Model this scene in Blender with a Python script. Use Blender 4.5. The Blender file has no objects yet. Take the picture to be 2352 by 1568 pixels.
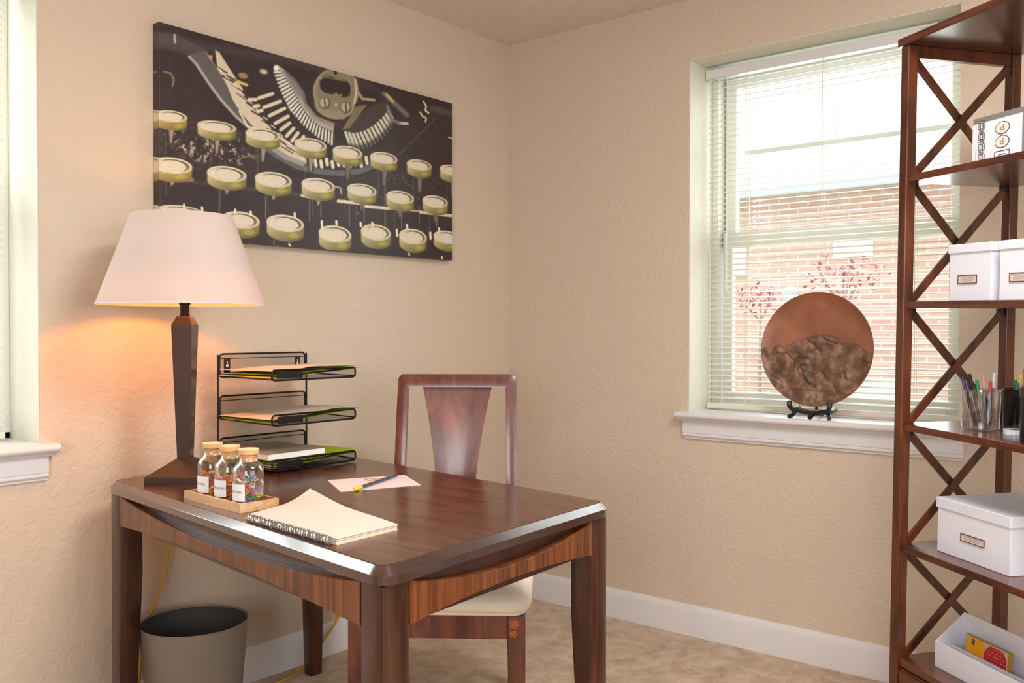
import bpy, math, random
import numpy as np
from mathutils import Vector, Matrix, noise as mnoise
PI = math.pi
random.seed(7)
SC = bpy.context.scene
COL = SC.collection

# ------------------------------------------------------------------ camera, world, light, exposure
yaw, pitch = math.radians(39.4943), math.radians(0.7112)
fwd = Vector((math.cos(pitch)*math.cos(yaw), math.cos(pitch)*math.sin(yaw), -math.sin(pitch)))
rgt = Vector((math.sin(yaw), -math.cos(yaw), 0)); upv = rgt.cross(fwd)
cam = bpy.data.cameras.new('camera'); camo = bpy.data.objects.new('camera', cam); COL.objects.link(camo)
camo.matrix_world = Matrix(((rgt.x, upv.x, -fwd.x, -3.140), (rgt.y, upv.y, -fwd.y, -2.607), (rgt.z, upv.z, -fwd.z, 1.174), (0, 0, 0, 1)))
cam.sensor_width = 36; cam.lens = 36*2094.6/2352; cam.clip_start = .05; cam.clip_end = 200
SC.camera = camo
vs = SC.view_settings
SC.display_settings.display_device = 'sRGB'
vs.view_transform = 'Standard'; vs.look = 'None'; vs.gamma = 1; vs.exposure = 0.82; vs.use_curve_mapping = False
SC.cycles.max_bounces = 10; SC.cycles.transparent_max_bounces = 24; SC.cycles.diffuse_bounces = 5
SC.cycles.caustics_reflective = False; SC.cycles.caustics_refractive = False; SC.cycles.sample_clamp_indirect = 6
W = bpy.data.worlds.new('world'); SC.world = W; W.use_nodes = True
bg = W.node_tree.nodes['Background']; bg.inputs[0].default_value = (0.95, 0.98, 1.0, 1); bg.inputs[1].default_value = 1.15

def area(name, loc, target, sx, sy, e, col):
    l = bpy.data.lights.new(name, 'AREA'); l.shape = 'RECTANGLE'; l.size = sx; l.size_y = sy; l.energy = e; l.color = col
    o = bpy.data.objects.new(name, l); COL.objects.link(o); o.location = loc
    o.rotation_euler = (Vector(target)-Vector(loc)).to_track_quat('-Z', 'Y').to_euler()
    return o
area('added_left_fill', (-4.93, -3.1, 1.5), (0, -1.9, 1.3), 1.4, 1.2, 27, (.97, .98, 1.0))  # added fill light set in the unseen left wall, no known window there
area('added_front_fill', (-2.4, -4.33, 1.5), (-2.2, 0, 1.2), 2.2, 1.2, 15, (.98, .985, 1.0))  # added fill light behind the camera, window on this wall is invented
area('added_overhead_fill', (-1.75, -2.45, 2.40), (-1.75, -2.45, 0), .7, .7, 29, (1.0, .965, .93))  # added soft overhead fill in place of bounced flash, no fixture exists
area('right_window_daylight', (.5, -1.38, 1.6), (-1.5, -1.38, 1.1), .95, 1.3, 13, (.97, .99, 1.0))
area('back_window_daylight', (-2.5, .5, 1.6), (-2.5, -1.5, 1.1), .95, 1.3, 19, (.97, .99, 1.0))

# ------------------------------------------------------------------ helpers
def lin(c):
    c = c/255.0
    return c/12.92 if c <= .04045 else ((c+.055)/1.055)**2.4
def rgb(r, g, b): return (lin(r), lin(g), lin(b), 1)

def newmat(name):
    m = bpy.data.materials.new(name); m.use_nodes = True
    return m, m.node_tree.nodes, m.node_tree.links, m.node_tree.nodes['Principled BSDF']
def mat(name, c, rough=.5, metal=0, coat=0, spec=.5, bump=None, sub=0, emit=None):
    m, n, l, b = newmat(name)
    b.inputs['Base Color'].default_value = c; b.inputs['Roughness'].default_value = rough
    b.inputs['Metallic'].default_value = metal; b.inputs['Coat Weight'].default_value = coat
    b.inputs['Coat Roughness'].default_value = .12
    b.inputs['Specular IOR Level'].default_value = spec
    if emit:
        b.inputs['Emission Color'].default_value = c; b.inputs['Emission Strength'].default_value = emit
    if bump:
        sc, st, dist = bump
        tc = n.new('ShaderNodeTexCoord'); nz = n.new('ShaderNodeTexNoise'); nz.inputs['Scale'].default_value = sc; nz.inputs['Detail'].default_value = 3
        bp = n.new('ShaderNodeBump'); bp.inputs['Strength'].default_value = st; bp.inputs['Distance'].default_value = dist
        l.new(tc.outputs['Object'], nz.inputs['Vector']); l.new(nz.outputs['Fac'], bp.inputs['Height']); l.new(bp.outputs[0], b.inputs['Normal'])
    return m
def wood(name, c1, c2, c3, stretch, scale=6, rough=.35, coat=.3, seed=0):
    """procedural wood; stretch = object-space scale of the texture per axis (small = along the grain)"""
    m, n, l, b = newmat(name)
    tc = n.new('ShaderNodeTexCoord'); mp = n.new('ShaderNodeMapping'); mp.inputs['Scale'].default_value = stretch
    mp.inputs['Location'].default_value = (seed, seed*.7, seed*.3)
    nz = n.new('ShaderNodeTexNoise'); nz.inputs['Scale'].default_value = scale; nz.inputs['Detail'].default_value = 6; nz.inputs['Roughness'].default_value = .62
    nz.inputs['Distortion'].default_value = .6
    cr = n.new('ShaderNodeValToRGB'); e = cr.color_ramp.elements
    e[0].position = .32; e[0].color = c1; e[1].position = .72; e[1].color = c3
    k = e.new(.5); k.color = c2
    n2 = n.new('ShaderNodeTexNoise'); n2.inputs['Scale'].default_value = 3.2; n2.inputs['Detail'].default_value = 2
    mx = n.new('ShaderNodeMix'); mx.data_type = 'RGBA'; mx.blend_type = 'MULTIPLY'; mx.inputs[0].default_value = .5
    l.new(tc.outputs['Object'], mp.inputs['Vector']); l.new(mp.outputs[0], nz.inputs['Vector']); l.new(nz.outputs['Fac'], cr.inputs[0])
    l.new(tc.outputs['Object'], n2.inputs['Vector'])
    c2r = n.new('ShaderNodeValToRGB'); c2r.color_ramp.elements[0].position = .35; c2r.color_ramp.elements[0].color = (.55, .5, .5, 1)
    c2r.color_ramp.elements[1].position = .65; c2r.color_ramp.elements[1].color = (1, 1, 1, 1)
    l.new(n2.outputs['Fac'], c2r.inputs[0]); l.new(cr.outputs[0], mx.inputs[6]); l.new(c2r.outputs[0], mx.inputs[7])
    l.new(mx.outputs[2], b.inputs['Base Color'])
    b.inputs['Roughness'].default_value = rough; b.inputs['Coat Weight'].default_value = coat; b.inputs['Coat Roughness'].default_value = .15
    return m
def clear(name, tint=(1, 1, 1, 1), gloss=.12, edge=.5, rough=.02):
    m, n, l, b = newmat(name); n.remove(b)
    out = n['Material Output']; tr = n.new('ShaderNodeBsdfTransparent'); tr.inputs[0].default_value = tint
    gl = n.new('ShaderNodeBsdfGlossy'); gl.inputs['Roughness'].default_value = rough; gl.inputs[0].default_value = (1, 1, 1, 1)
    lw = n.new('ShaderNodeLayerWeight'); lw.inputs[0].default_value = .35
    mr = n.new('ShaderNodeMapRange'); mr.inputs[3].default_value = gloss; mr.inputs[4].default_value = edge
    mx = n.new('ShaderNodeMixShader')
    l.new(lw.outputs['Facing'], mr.inputs[0]); l.new(mr.outputs[0], mx.inputs[0]); l.new(tr.outputs[0], mx.inputs[1]); l.new(gl.outputs[0], mx.inputs[2])
    l.new(mx.outputs[0], out.inputs[0])
    return m

class G:
    def __init__(s): s.v = []; s.f = []; s.m = []
    def add(s, vs, fs, mi=0):
        o = len(s.v); s.v += [tuple(p) for p in vs]; s.f += [tuple(i+o for i in f) for f in fs]; s.m += [mi]*len(fs); return s
    def box(s, a, b, mi=0, M=None):
        x0, y0, z0 = a; x1, y1, z1 = b
        vs = [(x0,y0,z0),(x1,y0,z0),(x1,y1,z0),(x0,y1,z0),(x0,y0,z1),(x1,y0,z1),(x1,y1,z1),(x0,y1,z1)]
        if M is not None: vs = [tuple(M @ Vector(p)) for p in vs]
        return s.add(vs, [(0,3,2,1),(4,5,6,7),(0,1,5,4),(1,2,6,5),(2,3,7,6),(3,0,4,7)], mi)
    def hexa(s, bot, top, mi=0):
        return s.add(list(bot)+list(top), [(0,3,2,1),(4,5,6,7),(0,1,5,4),(1,2,6,5),(2,3,7,6),(3,0,4,7)], mi)
    def prism(s, poly, z0, z1, mi=0, f=None):
        """poly in 2D; f maps (x,y,z)->3D"""
        f = f or (lambda x, y, z: (x, y, z)); n = len(poly)
        vs = [f(x, y, z0) for x, y in poly]+[f(x, y, z1) for x, y in poly]
        fs = [tuple(range(n))[::-1], tuple(range(n, 2*n))]+[(i, (i+1) % n, n+(i+1) % n, n+i) for i in range(n)]
        return s.add(vs, fs, mi)
    def loft(s, rings, mi=0, cap=True, closed=True):
        n = len(rings[0]); vs = [p for r in rings for p in r]; fs = []
        for k in range(len(rings)-1):
            for i in range(n if closed else n-1):
                j = (i+1) % n; fs.append((k*n+i, k*n+j, (k+1)*n+j, (k+1)*n+i))
        if cap: fs += [tuple(range(n))[::-1], tuple((len(rings)-1)*n+i for i in range(n))]
        return s.add(vs, fs, mi)
    def lathe(s, prof, seg=48, c=(0, 0, 0), mi=0, cap=False, M=None):
        rings = []
        for r, z in prof:
            ring = [(c[0]+r*math.cos(2*PI*i/seg), c[1]+r*math.sin(2*PI*i/seg), c[2]+z) for i in range(seg)]
            if M is not None: ring = [tuple(M @ Vector(p)) for p in ring]
            rings.append(ring)
        return s.loft(rings, mi, cap)
    def tube(s, path, r, seg=8, mi=0, closed=False):
        P = [Vector(p) for p in path]; n = len(P); rings = []; pn = None
        for i in range(n):
            if closed: t = P[(i+1) % n]-P[(i-1) % n]
            else: t = P[min(i+1, n-1)]-P[max(i-1, 0)]
            if t.length < 1e-9: t = Vector((0, 0, 1))
            t.normalize()
            if pn is None:
                a = Vector((0, 0, 1)) if abs(t.z) < .9 else Vector((1, 0, 0)); pn = t.cross(a).normalized()
            else:
                pn = (pn-t*pn.dot(t));  pn = pn.normalized() if pn.length > 1e-6 else t.orthogonal().normalized()
            b = t.cross(pn); rr = r[i] if isinstance(r, (list, tuple)) else r
            rings.append([tuple(P[i]+rr*(math.cos(2*PI*k/seg)*pn+math.sin(2*PI*k/seg)*b)) for k in range(seg)])
        if closed:
            rings.append(rings[0]); return s.loft(rings, mi, False)
        return s.loft(rings, mi, True)
    def bar(s, a, b, w, h, up=(0, 0, 1), mi=0):
        a, b = Vector(a), Vector(b); t = (b-a).normalized(); sd = t.cross(Vector(up)).normalized(); u = sd.cross(t)
        q = [(-w/2, -h/2), (w/2, -h/2), (w/2, h/2), (-w/2, h/2)]
        return s.loft([[tuple(p+x*sd+y*u) for x, y in q] for p in (a, b)], mi)
    def build(s, name, mats, parent=None, bevel=0, smooth=False, off=None, seg=2, sub=0, angle=35):
        me = bpy.data.meshes.new(name)
        vs = s.v if off is None else [(x-off[0], y-off[1], z-off[2]) for x, y, z in s.v]
        me.from_pydata(vs, [], s.f)
        if not isinstance(mats, (list, tuple)): mats = [mats]
        for m in mats: me.materials.append(m)
        if len(mats) > 1: me.polygons.foreach_set('material_index', s.m)
        me.validate()
        import bmesh
        bm = bmesh.new(); bm.from_mesh(me); bmesh.ops.recalc_face_normals(bm, faces=bm.faces); bm.to_mesh(me); bm.free()
        if smooth:
            me.polygons.foreach_set('use_smooth', [True]*len(me.polygons)); me.set_sharp_from_angle(angle=math.radians(angle))
        o = bpy.data.objects.new(name, me); COL.objects.link(o)
        if parent: o.parent = parent
        if bevel:
            b = o.modifiers.new('bevel', 'BEVEL'); b.width = bevel; b.segments = seg; b.limit_method = 'ANGLE'; b.angle_limit = math.radians(40)
        if sub:
            b = o.modifiers.new('sub', 'SUBSURF'); b.levels = sub; b.render_levels = sub
        return o

def tag(o, label=None, cat=None, group=None, kind=None):
    if label: o['label'] = label
    if cat: o['category'] = cat
    if group: o['group'] = group
    if kind: o['kind'] = kind
    return o
def thing(name, label, cat, loc=(0, 0, 0), rz=0, group=None, M=None, kind=None):
    o = bpy.data.objects.new(name, None); COL.objects.link(o); o.empty_display_size = .05
    if M is not None: o.matrix_world = M
    else: o.location = loc; o.rotation_euler = (0, 0, rz)
    return tag(o, label, cat, group, kind)
def struct(o): return tag(o, kind='structure')
def arc(cx, cy, r, a0, a1, n=6):
    return [(cx+r*math.cos(math.radians(a0+(a1-a0)*i/n)), cy+r*math.sin(math.radians(a0+(a1-a0)*i/n))) for i in range(n+1)]
def rrect(x0, y0, x1, y1, r, n=5):
    return arc(x1-r, y1-r, r, 0, 90, n)+arc(x0+r, y1-r, r, 90, 180, n)+arc(x0+r, y0+r, r, 180, 270, n)+arc(x1-r, y0+r, r, 270, 360, n)

# ------------------------------------------------------------------ materials
def wallmat(name, c, sc1=42, sc2=120, st=.34):
    m, n, l, b = newmat(name); b.inputs['Roughness'].default_value = .62; b.inputs['Specular IOR Level'].default_value = .3
    b.inputs['Base Color'].default_value = c
    tc = n.new('ShaderNodeTexCoord')
    n1 = n.new('ShaderNodeTexNoise'); n1.inputs['Scale'].default_value = sc1; n1.inputs['Detail'].default_value = 4; n1.inputs['Distortion'].default_value = 1.2
    n2 = n.new('ShaderNodeTexNoise'); n2.inputs['Scale'].default_value = sc2; n2.inputs['Detail'].default_value = 2
    r = n.new('ShaderNodeValToRGB'); r.color_ramp.elements[0].position = .42; r.color_ramp.elements[1].position = .66
    mx = n.new('ShaderNodeMath'); mx.operation = 'MULTIPLY_ADD'; mx.inputs[1].default_value = .22
    bp = n.new('ShaderNodeBump'); bp.inputs['Strength'].default_value = st; bp.inputs['Distance'].default_value = .0035
    l.new(tc.outputs['Object'], n1.inputs['Vector']); l.new(tc.outputs['Object'], n2.inputs['Vector']); l.new(n1.outputs['Fac'], r.inputs[0])
    l.new(n2.outputs['Fac'], mx.inputs[0]); l.new(r.outputs[0], mx.inputs[2]); l.new(mx.outputs[0], bp.inputs['Height']); l.new(bp.outputs[0], b.inputs['Normal'])
    return m
M_wall = wallmat('beige_wall', rgb(208, 192, 173))
M_ceil = wallmat('ceiling_plaster', rgb(226, 216, 210), 60, 160, .6)
M_trim = mat('white_trim', rgb(220, 219, 222), .32)
M_reveal = wallmat('reveal_paint', rgb(220, 220, 207), 30, 95, .25)
def carpet():
    m, n, l, b = newmat('tan_carpet'); b.inputs['Roughness'].default_value = .95; b.inputs['Specular IOR Level'].default_value = .1
    b.inputs['Sheen Weight'].default_value = .25
    tc = n.new('ShaderNodeTexCoord'); a = n.new('ShaderNodeTexNoise'); a.inputs['Scale'].default_value = 13; a.inputs['Detail'].default_value = 7; a.inputs['Roughness'].default_value = .68; a.inputs['Distortion'].default_value = .25
    cr = n.new('ShaderNodeValToRGB'); e = cr.color_ramp.elements; e[0].position = .3; e[0].color = rgb(168, 142, 114); e[1].position = .62; e[1].color = rgb(214, 192, 166)
    f = n.new('ShaderNodeTexNoise'); f.inputs['Scale'].default_value = 260; f.inputs['Detail'].default_value = 2
    fr = n.new('ShaderNodeValToRGB'); fr.color_ramp.elements[0].position = .3; fr.color_ramp.elements[0].color = (.72, .7, .68, 1); fr.color_ramp.elements[1].position = .6; fr.color_ramp.elements[1].color = (1, 1, 1, 1)
    mx = n.new('ShaderNodeMix'); mx.data_type = 'RGBA'; mx.blend_type = 'MULTIPLY'; mx.inputs[0].default_value = 1
    ad = n.new('ShaderNodeMath'); ad.operation = 'MULTIPLY_ADD'; ad.inputs[1].default_value = .35
    bp = n.new('ShaderNodeBump'); bp.inputs['Strength'].default_value = .8; bp.inputs['Distance'].default_value = .012
    for k in (a, f): l.new(tc.outputs['Object'], k.inputs['Vector'])
    l.new(a.outputs['Fac'], cr.inputs[0]); l.new(f.outputs['Fac'], fr.inputs[0]); l.new(cr.outputs[0], mx.inputs[6]); l.new(fr.outputs[0], mx.inputs[7]); l.new(mx.outputs[2], b.inputs['Base Color'])
    l.new(f.outputs['Fac'], ad.inputs[0]); l.new(a.outputs['Fac'], ad.inputs[2]); l.new(ad.outputs[0], bp.inputs['Height']); l.new(bp.outputs[0], b.inputs['Normal'])
    return m
M_carpet = carpet()
M_desktop = wood('desk_top_walnut', rgb(48, 21, 12), rgb(82, 41, 26), rgb(112, 62, 40), (7, .8, 7), 4.5, .27, .35)
M_deskedge = wood('desk_edge_walnut', rgb(34, 15, 11), rgb(50, 24, 18), rgb(66, 33, 24), (2, 1, 4), 4, .16, .8)
M_deskedge.node_tree.nodes['Principled BSDF'].inputs['Coat IOR'].default_value = 1.8; M_deskedge.node_tree.nodes['Principled BSDF'].inputs['Coat Weight'].default_value = 1
M_apron = wood('desk_apron_veneer', rgb(66, 30, 11), rgb(108, 58, 26), rgb(142, 82, 41), (16, 16, .6), 4, .35, .25)
M_leg = wood('desk_leg_wood', rgb(44, 20, 10), rgb(68, 34, 19), rgb(90, 48, 28), (8, 8, .7), 4, .33, .3, 3)
M_chair = wood('chair_wood', rgb(70, 32, 24), rgb(104, 52, 40), rgb(140, 76, 54), (6, 6, 1), 4, .28, .4, 5)
M_shelf = wood('shelf_wood', rgb(52, 21, 8), rgb(86, 40, 17), rgb(114, 60, 30), (6, 6, 1), 4, .32, .35, 8)
M_shelfh = wood('shelf_board_wood', rgb(54, 24, 13), rgb(86, 42, 24), rgb(112, 60, 36), (1.2, 8, 8), 4, .27, .4, 9)
M_black = mat('black_metal', rgb(24, 22, 22), .4, .6)
M_blackp = mat('black_plastic', rgb(16, 15, 16), .35)
M_white = mat('white_board_box', rgb(216, 218, 228), .5)
M_paper = mat('paper_white', rgb(220, 212, 206), .8, spec=.2)
M_cream = mat('paper_cream', rgb(218, 206, 192), .8, spec=.2)
M_green = mat('paper_lime', rgb(168, 190, 30), .7, spec=.2)
M_yellow = mat('paper_yellow', rgb(222, 190, 70), .7, spec=.2)
M_slat = mat('blind_slat', rgb(222, 218, 204), .35)
M_vinyl = mat('window_vinyl', rgb(226, 228, 222), .4)
M_vinyld = mat('window_track', rgb(150, 146, 138), .6)
M_glass = clear('window_glass', (.96, .98, .98, 1), .03, .35)
M_chrome = mat('steel', rgb(190, 190, 192), .25, 1)

# ------------------------------------------------------------------ room shell
H = 2.44
YB, ZB0, ZB1 = (-1.862, -.900), .862, 2.211       # window in the right wall
XA = (-2.985, -2.028)                              # window in the back wall
def wall_with_hole(name, fn, a0, a1, h0, h1, z0, z1, t0, t1):
    g = G()
    for lo, hi, zz0, zz1 in ((a0, h0, 0, H), (h1, a1, 0, H), (h0, h1, 0, z0), (h0, h1, z1, H)):
        p, q = fn(lo, t0, zz0), fn(hi, t1, zz1)
        g.box([min(x, y) for x, y in zip(p, q)], [max(x, y) for x, y in zip(p, q)])
    return struct(g.build(name, M_wall))
wall_with_hole('wall_back', lambda a, t, z: (a, t, z), -4.8, .34, XA[0], XA[1], ZB0-.02, ZB1, 0, .34)
wall_with_hole('wall_right', lambda a, t, z: (t, a, z), -4.2, 0, YB[0], YB[1], ZB0-.02, ZB1, 0, .34)
wall_with_hole('wall_left', lambda a, t, z: (t, a, z), -4.2, 0, -3.85, -2.35, .9, 2.1, -4.8, -5.0)  # unseen wall, opening cut to suit the added left fill
wall_with_hole('wall_front', lambda a, t, z: (a, t, z), -5.0, .34, -3.5, -1.3, .9, 2.1, -4.2, -4.4)  # unseen wall, opening cut to suit the added front fill
struct(G().box((-5.0, -4.4, H), (.34, .34, H+.12)).build('ceiling', M_ceil))
struct(G().box((-5.0, -4.4, -.1), (.34, .34, 0)).build('floor', M_carpet))
# painted reveals (light coloured returns of the two window openings)
def reveal_strip(g, fn, a, b):
    p, q = fn(*a), fn(*b); g.box([min(x, y) for x, y in zip(p, q)], [max(x, y) for x, y in zip(p, q)])
for nm, fn, lo, hi in (('trim_1', lambda a, t, z: (t, a, z), YB[0], YB[1]), ('trim_2', lambda a, t, z: (a, t, z), XA[0], XA[1])):
    g = G()
    reveal_strip(g, fn, (lo, .002, ZB0), (lo+.003, .338, ZB1)); reveal_strip(g, fn, (hi-.003, .002, ZB0), (hi, .338, ZB1))
    reveal_strip(g, fn, (lo, .002, ZB1-.003), (hi, .338, ZB1))
    struct(g.build(nm, M_reveal))
# baseboards
bbp = [(0, 0), (.013, 0), (.013, .092), (.010, .104), (.006, .112), (.004, .118), (0, .118)]
def extr(prof, fn, a0, a1):
    return G().loft([[fn(x, a, z) for x, z in prof] for a in (a0, a1)])
struct(extr(bbp, lambda d, a, z: (-d, a, z), -4.2, -.013).build('baseboard_right', M_trim, smooth=True))
struct(extr(bbp, lambda d, a, z: (a, -d, z), -4.8, 0).build('baseboard_back', M_trim, smooth=True))

# ------------------------------------------------------------------ windows
def window(name, fn, lo, hi):
    """fn(d, a, z): d = depth outwards from the room face, a along the wall"""
    t = thing(name, None, None); struct(t)
    def bx(g, a, b, mi=0):
        p, q = fn(*a), fn(*b); g.box([min(x, y) for x, y in zip(p, q)], [max(x, y) for x, y in zip(p, q)], mi)
    z0, z1 = ZB0, ZB1
    g = G()
    for (a0, a1) in ((lo+.003, lo+.03), (hi-.03, hi-.003)): bx(g, (.185, a0, z0), (.30, a1, z1-.003))
    bx(g, (.185, lo+.003, z1-.035), (.30, hi-.003, z1-.003)); bx(g, (.185, lo+.003, z0), (.30, hi-.003, z0+.02))
    g.build('window_frame', M_vinyl, t, bevel=.002)
    g = G()
    for (a0, a1) in ((lo+.03, lo+.046), (hi-.046, hi-.03)): bx(g, (.235, a0, z0+.02), (.29, a1, z1-.035))
    g.build('sash_track', M_vinyld, t)
    zm0, zm1 = 1.503, 1.560
    for nm, d0, d1, s0, s1 in (('lower_sash', .20, .228, z0+.02, zm1), ('upper_sash', .232, .262, zm0, z1-.035)):
        g = G(); wst = .040
        bx(g, (d0, lo+.044, s0), (d1, lo+.044+wst, s1)); bx(g, (d0, hi-.044-wst, s0), (d1, hi-.044, s1))
        top = (zm1-zm0) if nm == 'lower_sash' else .045; bot = .05 if nm == 'lower_sash' else (zm1-zm0)
        bx(g, (d0, lo+.084, s1-top), (d1, hi-.084, s1)); bx(g, (d0, lo+.084, s0), (d1, hi-.084, s0+bot))
        so = g.build('sash', M_vinyl, t, bevel=.002)
        g = G(); bx(g, ((d0+d1)/2-.002, lo+.086, s0+bot), ((d0+d1)/2+.002, hi-.086, s1-top)); g.build('pane', M_glass, so)
    g = G(); bx(g, (.275, lo+.03, 1.872), (.295, hi-.03, 1.892)); bx(g, (.23, (lo+hi)/2-.03, zm1), (.235, (lo+hi)/2+.03, zm1+.008))
    g.build('storm_rail', M_vinyl, t)
    sp = [(-.20, 0), (.045, 0), (.052, -.004), (.055, -.011), (.052, -.019), (.044, -.023), (.038, -.024), (.033, -.030), (.030, -.034), (-.0, -.034), (-.20, -.03)]
    G().loft([[fn(-d, a, ZB0+z) for d, z in sp] for a in (lo+.001, hi-.001)]).build('window_sill', M_trim, t, smooth=True, angle=50)
    horn = [(d, z) for d, z in sp if d >= 0]+[(0, -.034), (0, 0)]
    sh = sp[1:9]+[(0.001, -.034), (0.001, 0)]
    for a0, a1 in ((lo-.034, lo+.001), (hi-.001, hi+.034)):
        G().loft([[fn(-d, a, ZB0+z) for d, z in sh] for a in (a0, a1)]).build('sill_horn', M_trim, t, smooth=True, angle=50)
    ap = [(0.001, -.034), (.018, -.034), (.018, -.080), (.015, -.083), (.018, -.086), (.018, -.091), (.014, -.095), (.010, -.098), (.009, -.103), (0.001, -.103)]
    rings = []
    for a, k in ((lo-.016, 0), (hi+.016, 0)):
        rings.append([fn(-d, a, ZB0+z) for d, z in ap])
    G().loft(rings).build('window_apron', M_trim, t, smooth=True, angle=30)
    return t
fnB = lambda d, a, z: (d, a, z)
fnA = lambda d, a, z: (a, d, z)
window('window_1', fnB, *YB)
window('window_2', fnA, *XA)

def blind(name, label, fn, lo, hi, tilt, wand_a, ladders):
    t = thing(name, label, 'window blind', fn(.14, (lo+hi)/2, ZB0)); off = t.location
    D = .14; r = math.radians(tilt)
    def bx(g, a, b, mi=0):
        p, q = fn(*a), fn(*b); g.box([min(x, y) for x, y in zip(p, q)], [max(x, y) for x, y in zip(p, q)], mi)
    g = G(); bx(g, (D-.018, lo+.006, 2.158), (D+.018, hi-.006, 2.192)); g.build('headrail', M_trim, t, bevel=.002, off=off)
    for q0, q1 in ((lo+.004, lo+.014), (hi-.014, hi-.004)):
        g = G(); bx(g, (D-.021, q0, 2.156), (D+.019, q1, 2.194)); g.build('end_cap', M_slat, t, bevel=.001, off=off)
    g = G(); z = 2.142; w = .025
    while z > .905:
        ring = []
        for k in range(5):
            u = -w/2+w*k/4; cz = .0026*(1-(2*u/w)**2)
            ring.append((u*math.cos(r)-cz*math.sin(r), u*math.sin(r)+cz*math.cos(r)))
        low = [(x, y-.0008) for x, y in ring[::-1]]
        g.loft([[fn(D+x, a, z+y) for x, y in ring+low] for a in (lo+.010, hi-.010)])
        z -= .0216
    g.build('slats', M_slat, t, off=off, smooth=True)
    g = G(); g.loft([[fn(D+x, a, z) for x, z in rrect(-.013, .866, .013, .889, .006, 3)] for a in (lo+.010, hi-.010)]); g.build('bottom_rail', M_slat, t, off=off, smooth=True)
    for a in ladders:
        g = G()
        for d in (-.0135, .0135): bx(g, (D+d-.0006, a-.0012, .885), (D+d+.0006, a+.0012, 2.158))
        g.build('ladder_cord', M_slat, t, off=off)
    g = G(); g.tube([fn(D-.026, wand_a, 2.16), fn(D-.028, wand_a, 1.9), fn(D-.030, wand_a, 1.33)], .0032, 6); g.build('tilt_wand', M_vinyl, t, off=off, smooth=True)
    return t
blind('window_blind', 'white horizontal mini blind half open over the right window behind the round plate', fnB, YB[0]+.001, YB[1]-.003, 12.4, -1.002, (-.925, -1.075, -1.37, -1.69))
blind('window_blind', 'white horizontal mini blind cut off at the left edge of the photo', fnA, XA[0]+.003, XA[1]-.030, 24, -2.85, (-2.2, -2.5, -2.8))

# ------------------------------------------------------------------ desk
inner = [Vector((-1.900, -.158)), Vector((-2.058, -1.423)), Vector((-1.302, -1.380)), Vector((-1.150, -.080))]  # ccw seen from above
def offset_poly(P, d):
    out = []; n = len(P)
    for i in range(n):
        a, b, c = P[i-1], P[i], P[(i+1) % n]
        e1 = (b-a).normalized(); e2 = (c-b).normalized()
        n1 = Vector((e1.y, -e1.x)); n2 = Vector((e2.y, -e2.x))
        k = 1+n1.dot(n2); out.append(b+(n1+n2)*(d/k))
    return out
def round_poly(P, r, n=6, bow=(.0, .0, .004, .02)):
    out = []; N = len(P)
    for i in range(N):
        a, b, c = P[i-1], P[i], P[(i+1) % N]
        e1 = (a-b).normalized(); e2 = (c-b).normalized()
        s, e = b+e1*r, b+e2*r
        for k in range(n+1):
            t = k/n; out.append(s*(1-t)**2+b*2*t*(1-t)+e*t*t)
        # bowed edge to the next corner
        ee = c+(b-c).normalized()*r; nn = Vector(((c-b).y, -(c-b).x)).normalized()
        for k in range(1, 12):
            t = k/12; out.append(e+(ee-e)*t+nn*bow[i]*4*t*(1-t))
    return out
DL = (-1.6, -.76, 0)
desk = thing('desk', 'dark walnut writing desk with chamfered top and curved apron, one end near the wall', 'desk', DL)
rings = []
for d, z in ((.004, .7265), (.013, .727), (.0150, .729), (.0150, .7450), (.0146, .7458), (.0004, .7597), (-.001, .760)):
    rings.append([(p.x, p.y, z) for p in round_poly(offset_poly(inner, d), .028+max(d, 0)*.9)])
g = G().loft(rings, 0, cap=False)
n_ = len(rings[0]); g.f.append(tuple(range(n_))[::-1]); g.m.append(0)
tp = g.build('tabletop', M_deskedge, desk, smooth=True, off=DL, angle=18)
# veneered field on the flat top, with a thin dark inlay line round it
fld = [[(p.x, p.y, z) for p in round_poly(offset_poly(inner, d), .026)] for d, z in ((-.001, .760), (-.0035, .7602))]
G().loft([fld[0], fld[1]], 0, cap=False).build('inlay_line', mat('inlay_dark', rgb(30, 14, 10), .3), tp, off=DL)
g = G(); ps = [(p.x, p.y, .7602) for p in round_poly(offset_poly(inner, -.0035), .026)]; g.add(ps, [tuple(range(len(ps)))])
g.build('top_veneer', M_desktop, tp, off=DL)
lw_ = .070
Q = offset_poly(inner, .006)
for i in range(4):
    b = Q[i]; e1 = (Q[i-1]-b).normalized(); e2 = (Q[(i+1) % 4]-b).normalized()
    def ring(w, z, r=.006):
        pts = []
        cs = [(0, 0), (0, w), (w, w), (w, 0)]
        for (s, t) in cs:
            for k in range(3):
                a = {(0, 0): 180, (0, w): 90, (w, w): 0, (w, 0): -90}[(s, t)]
                a += (90-45*k) if True else 0
                cx = min(max(s, r), w-r); cy = min(max(t, r), w-r)
                p = b+e1*(cx+r*math.cos(math.radians(a)))+e2*(cy+r*math.sin(math.radians(a)))
                pts.append((p.x, p.y, z))
        return pts
    G().loft([ring(lw_*.72, 0), ring(lw_, .50), ring(lw_, .7265)]).build('leg', M_leg, desk, smooth=True, off=DL)
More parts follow.
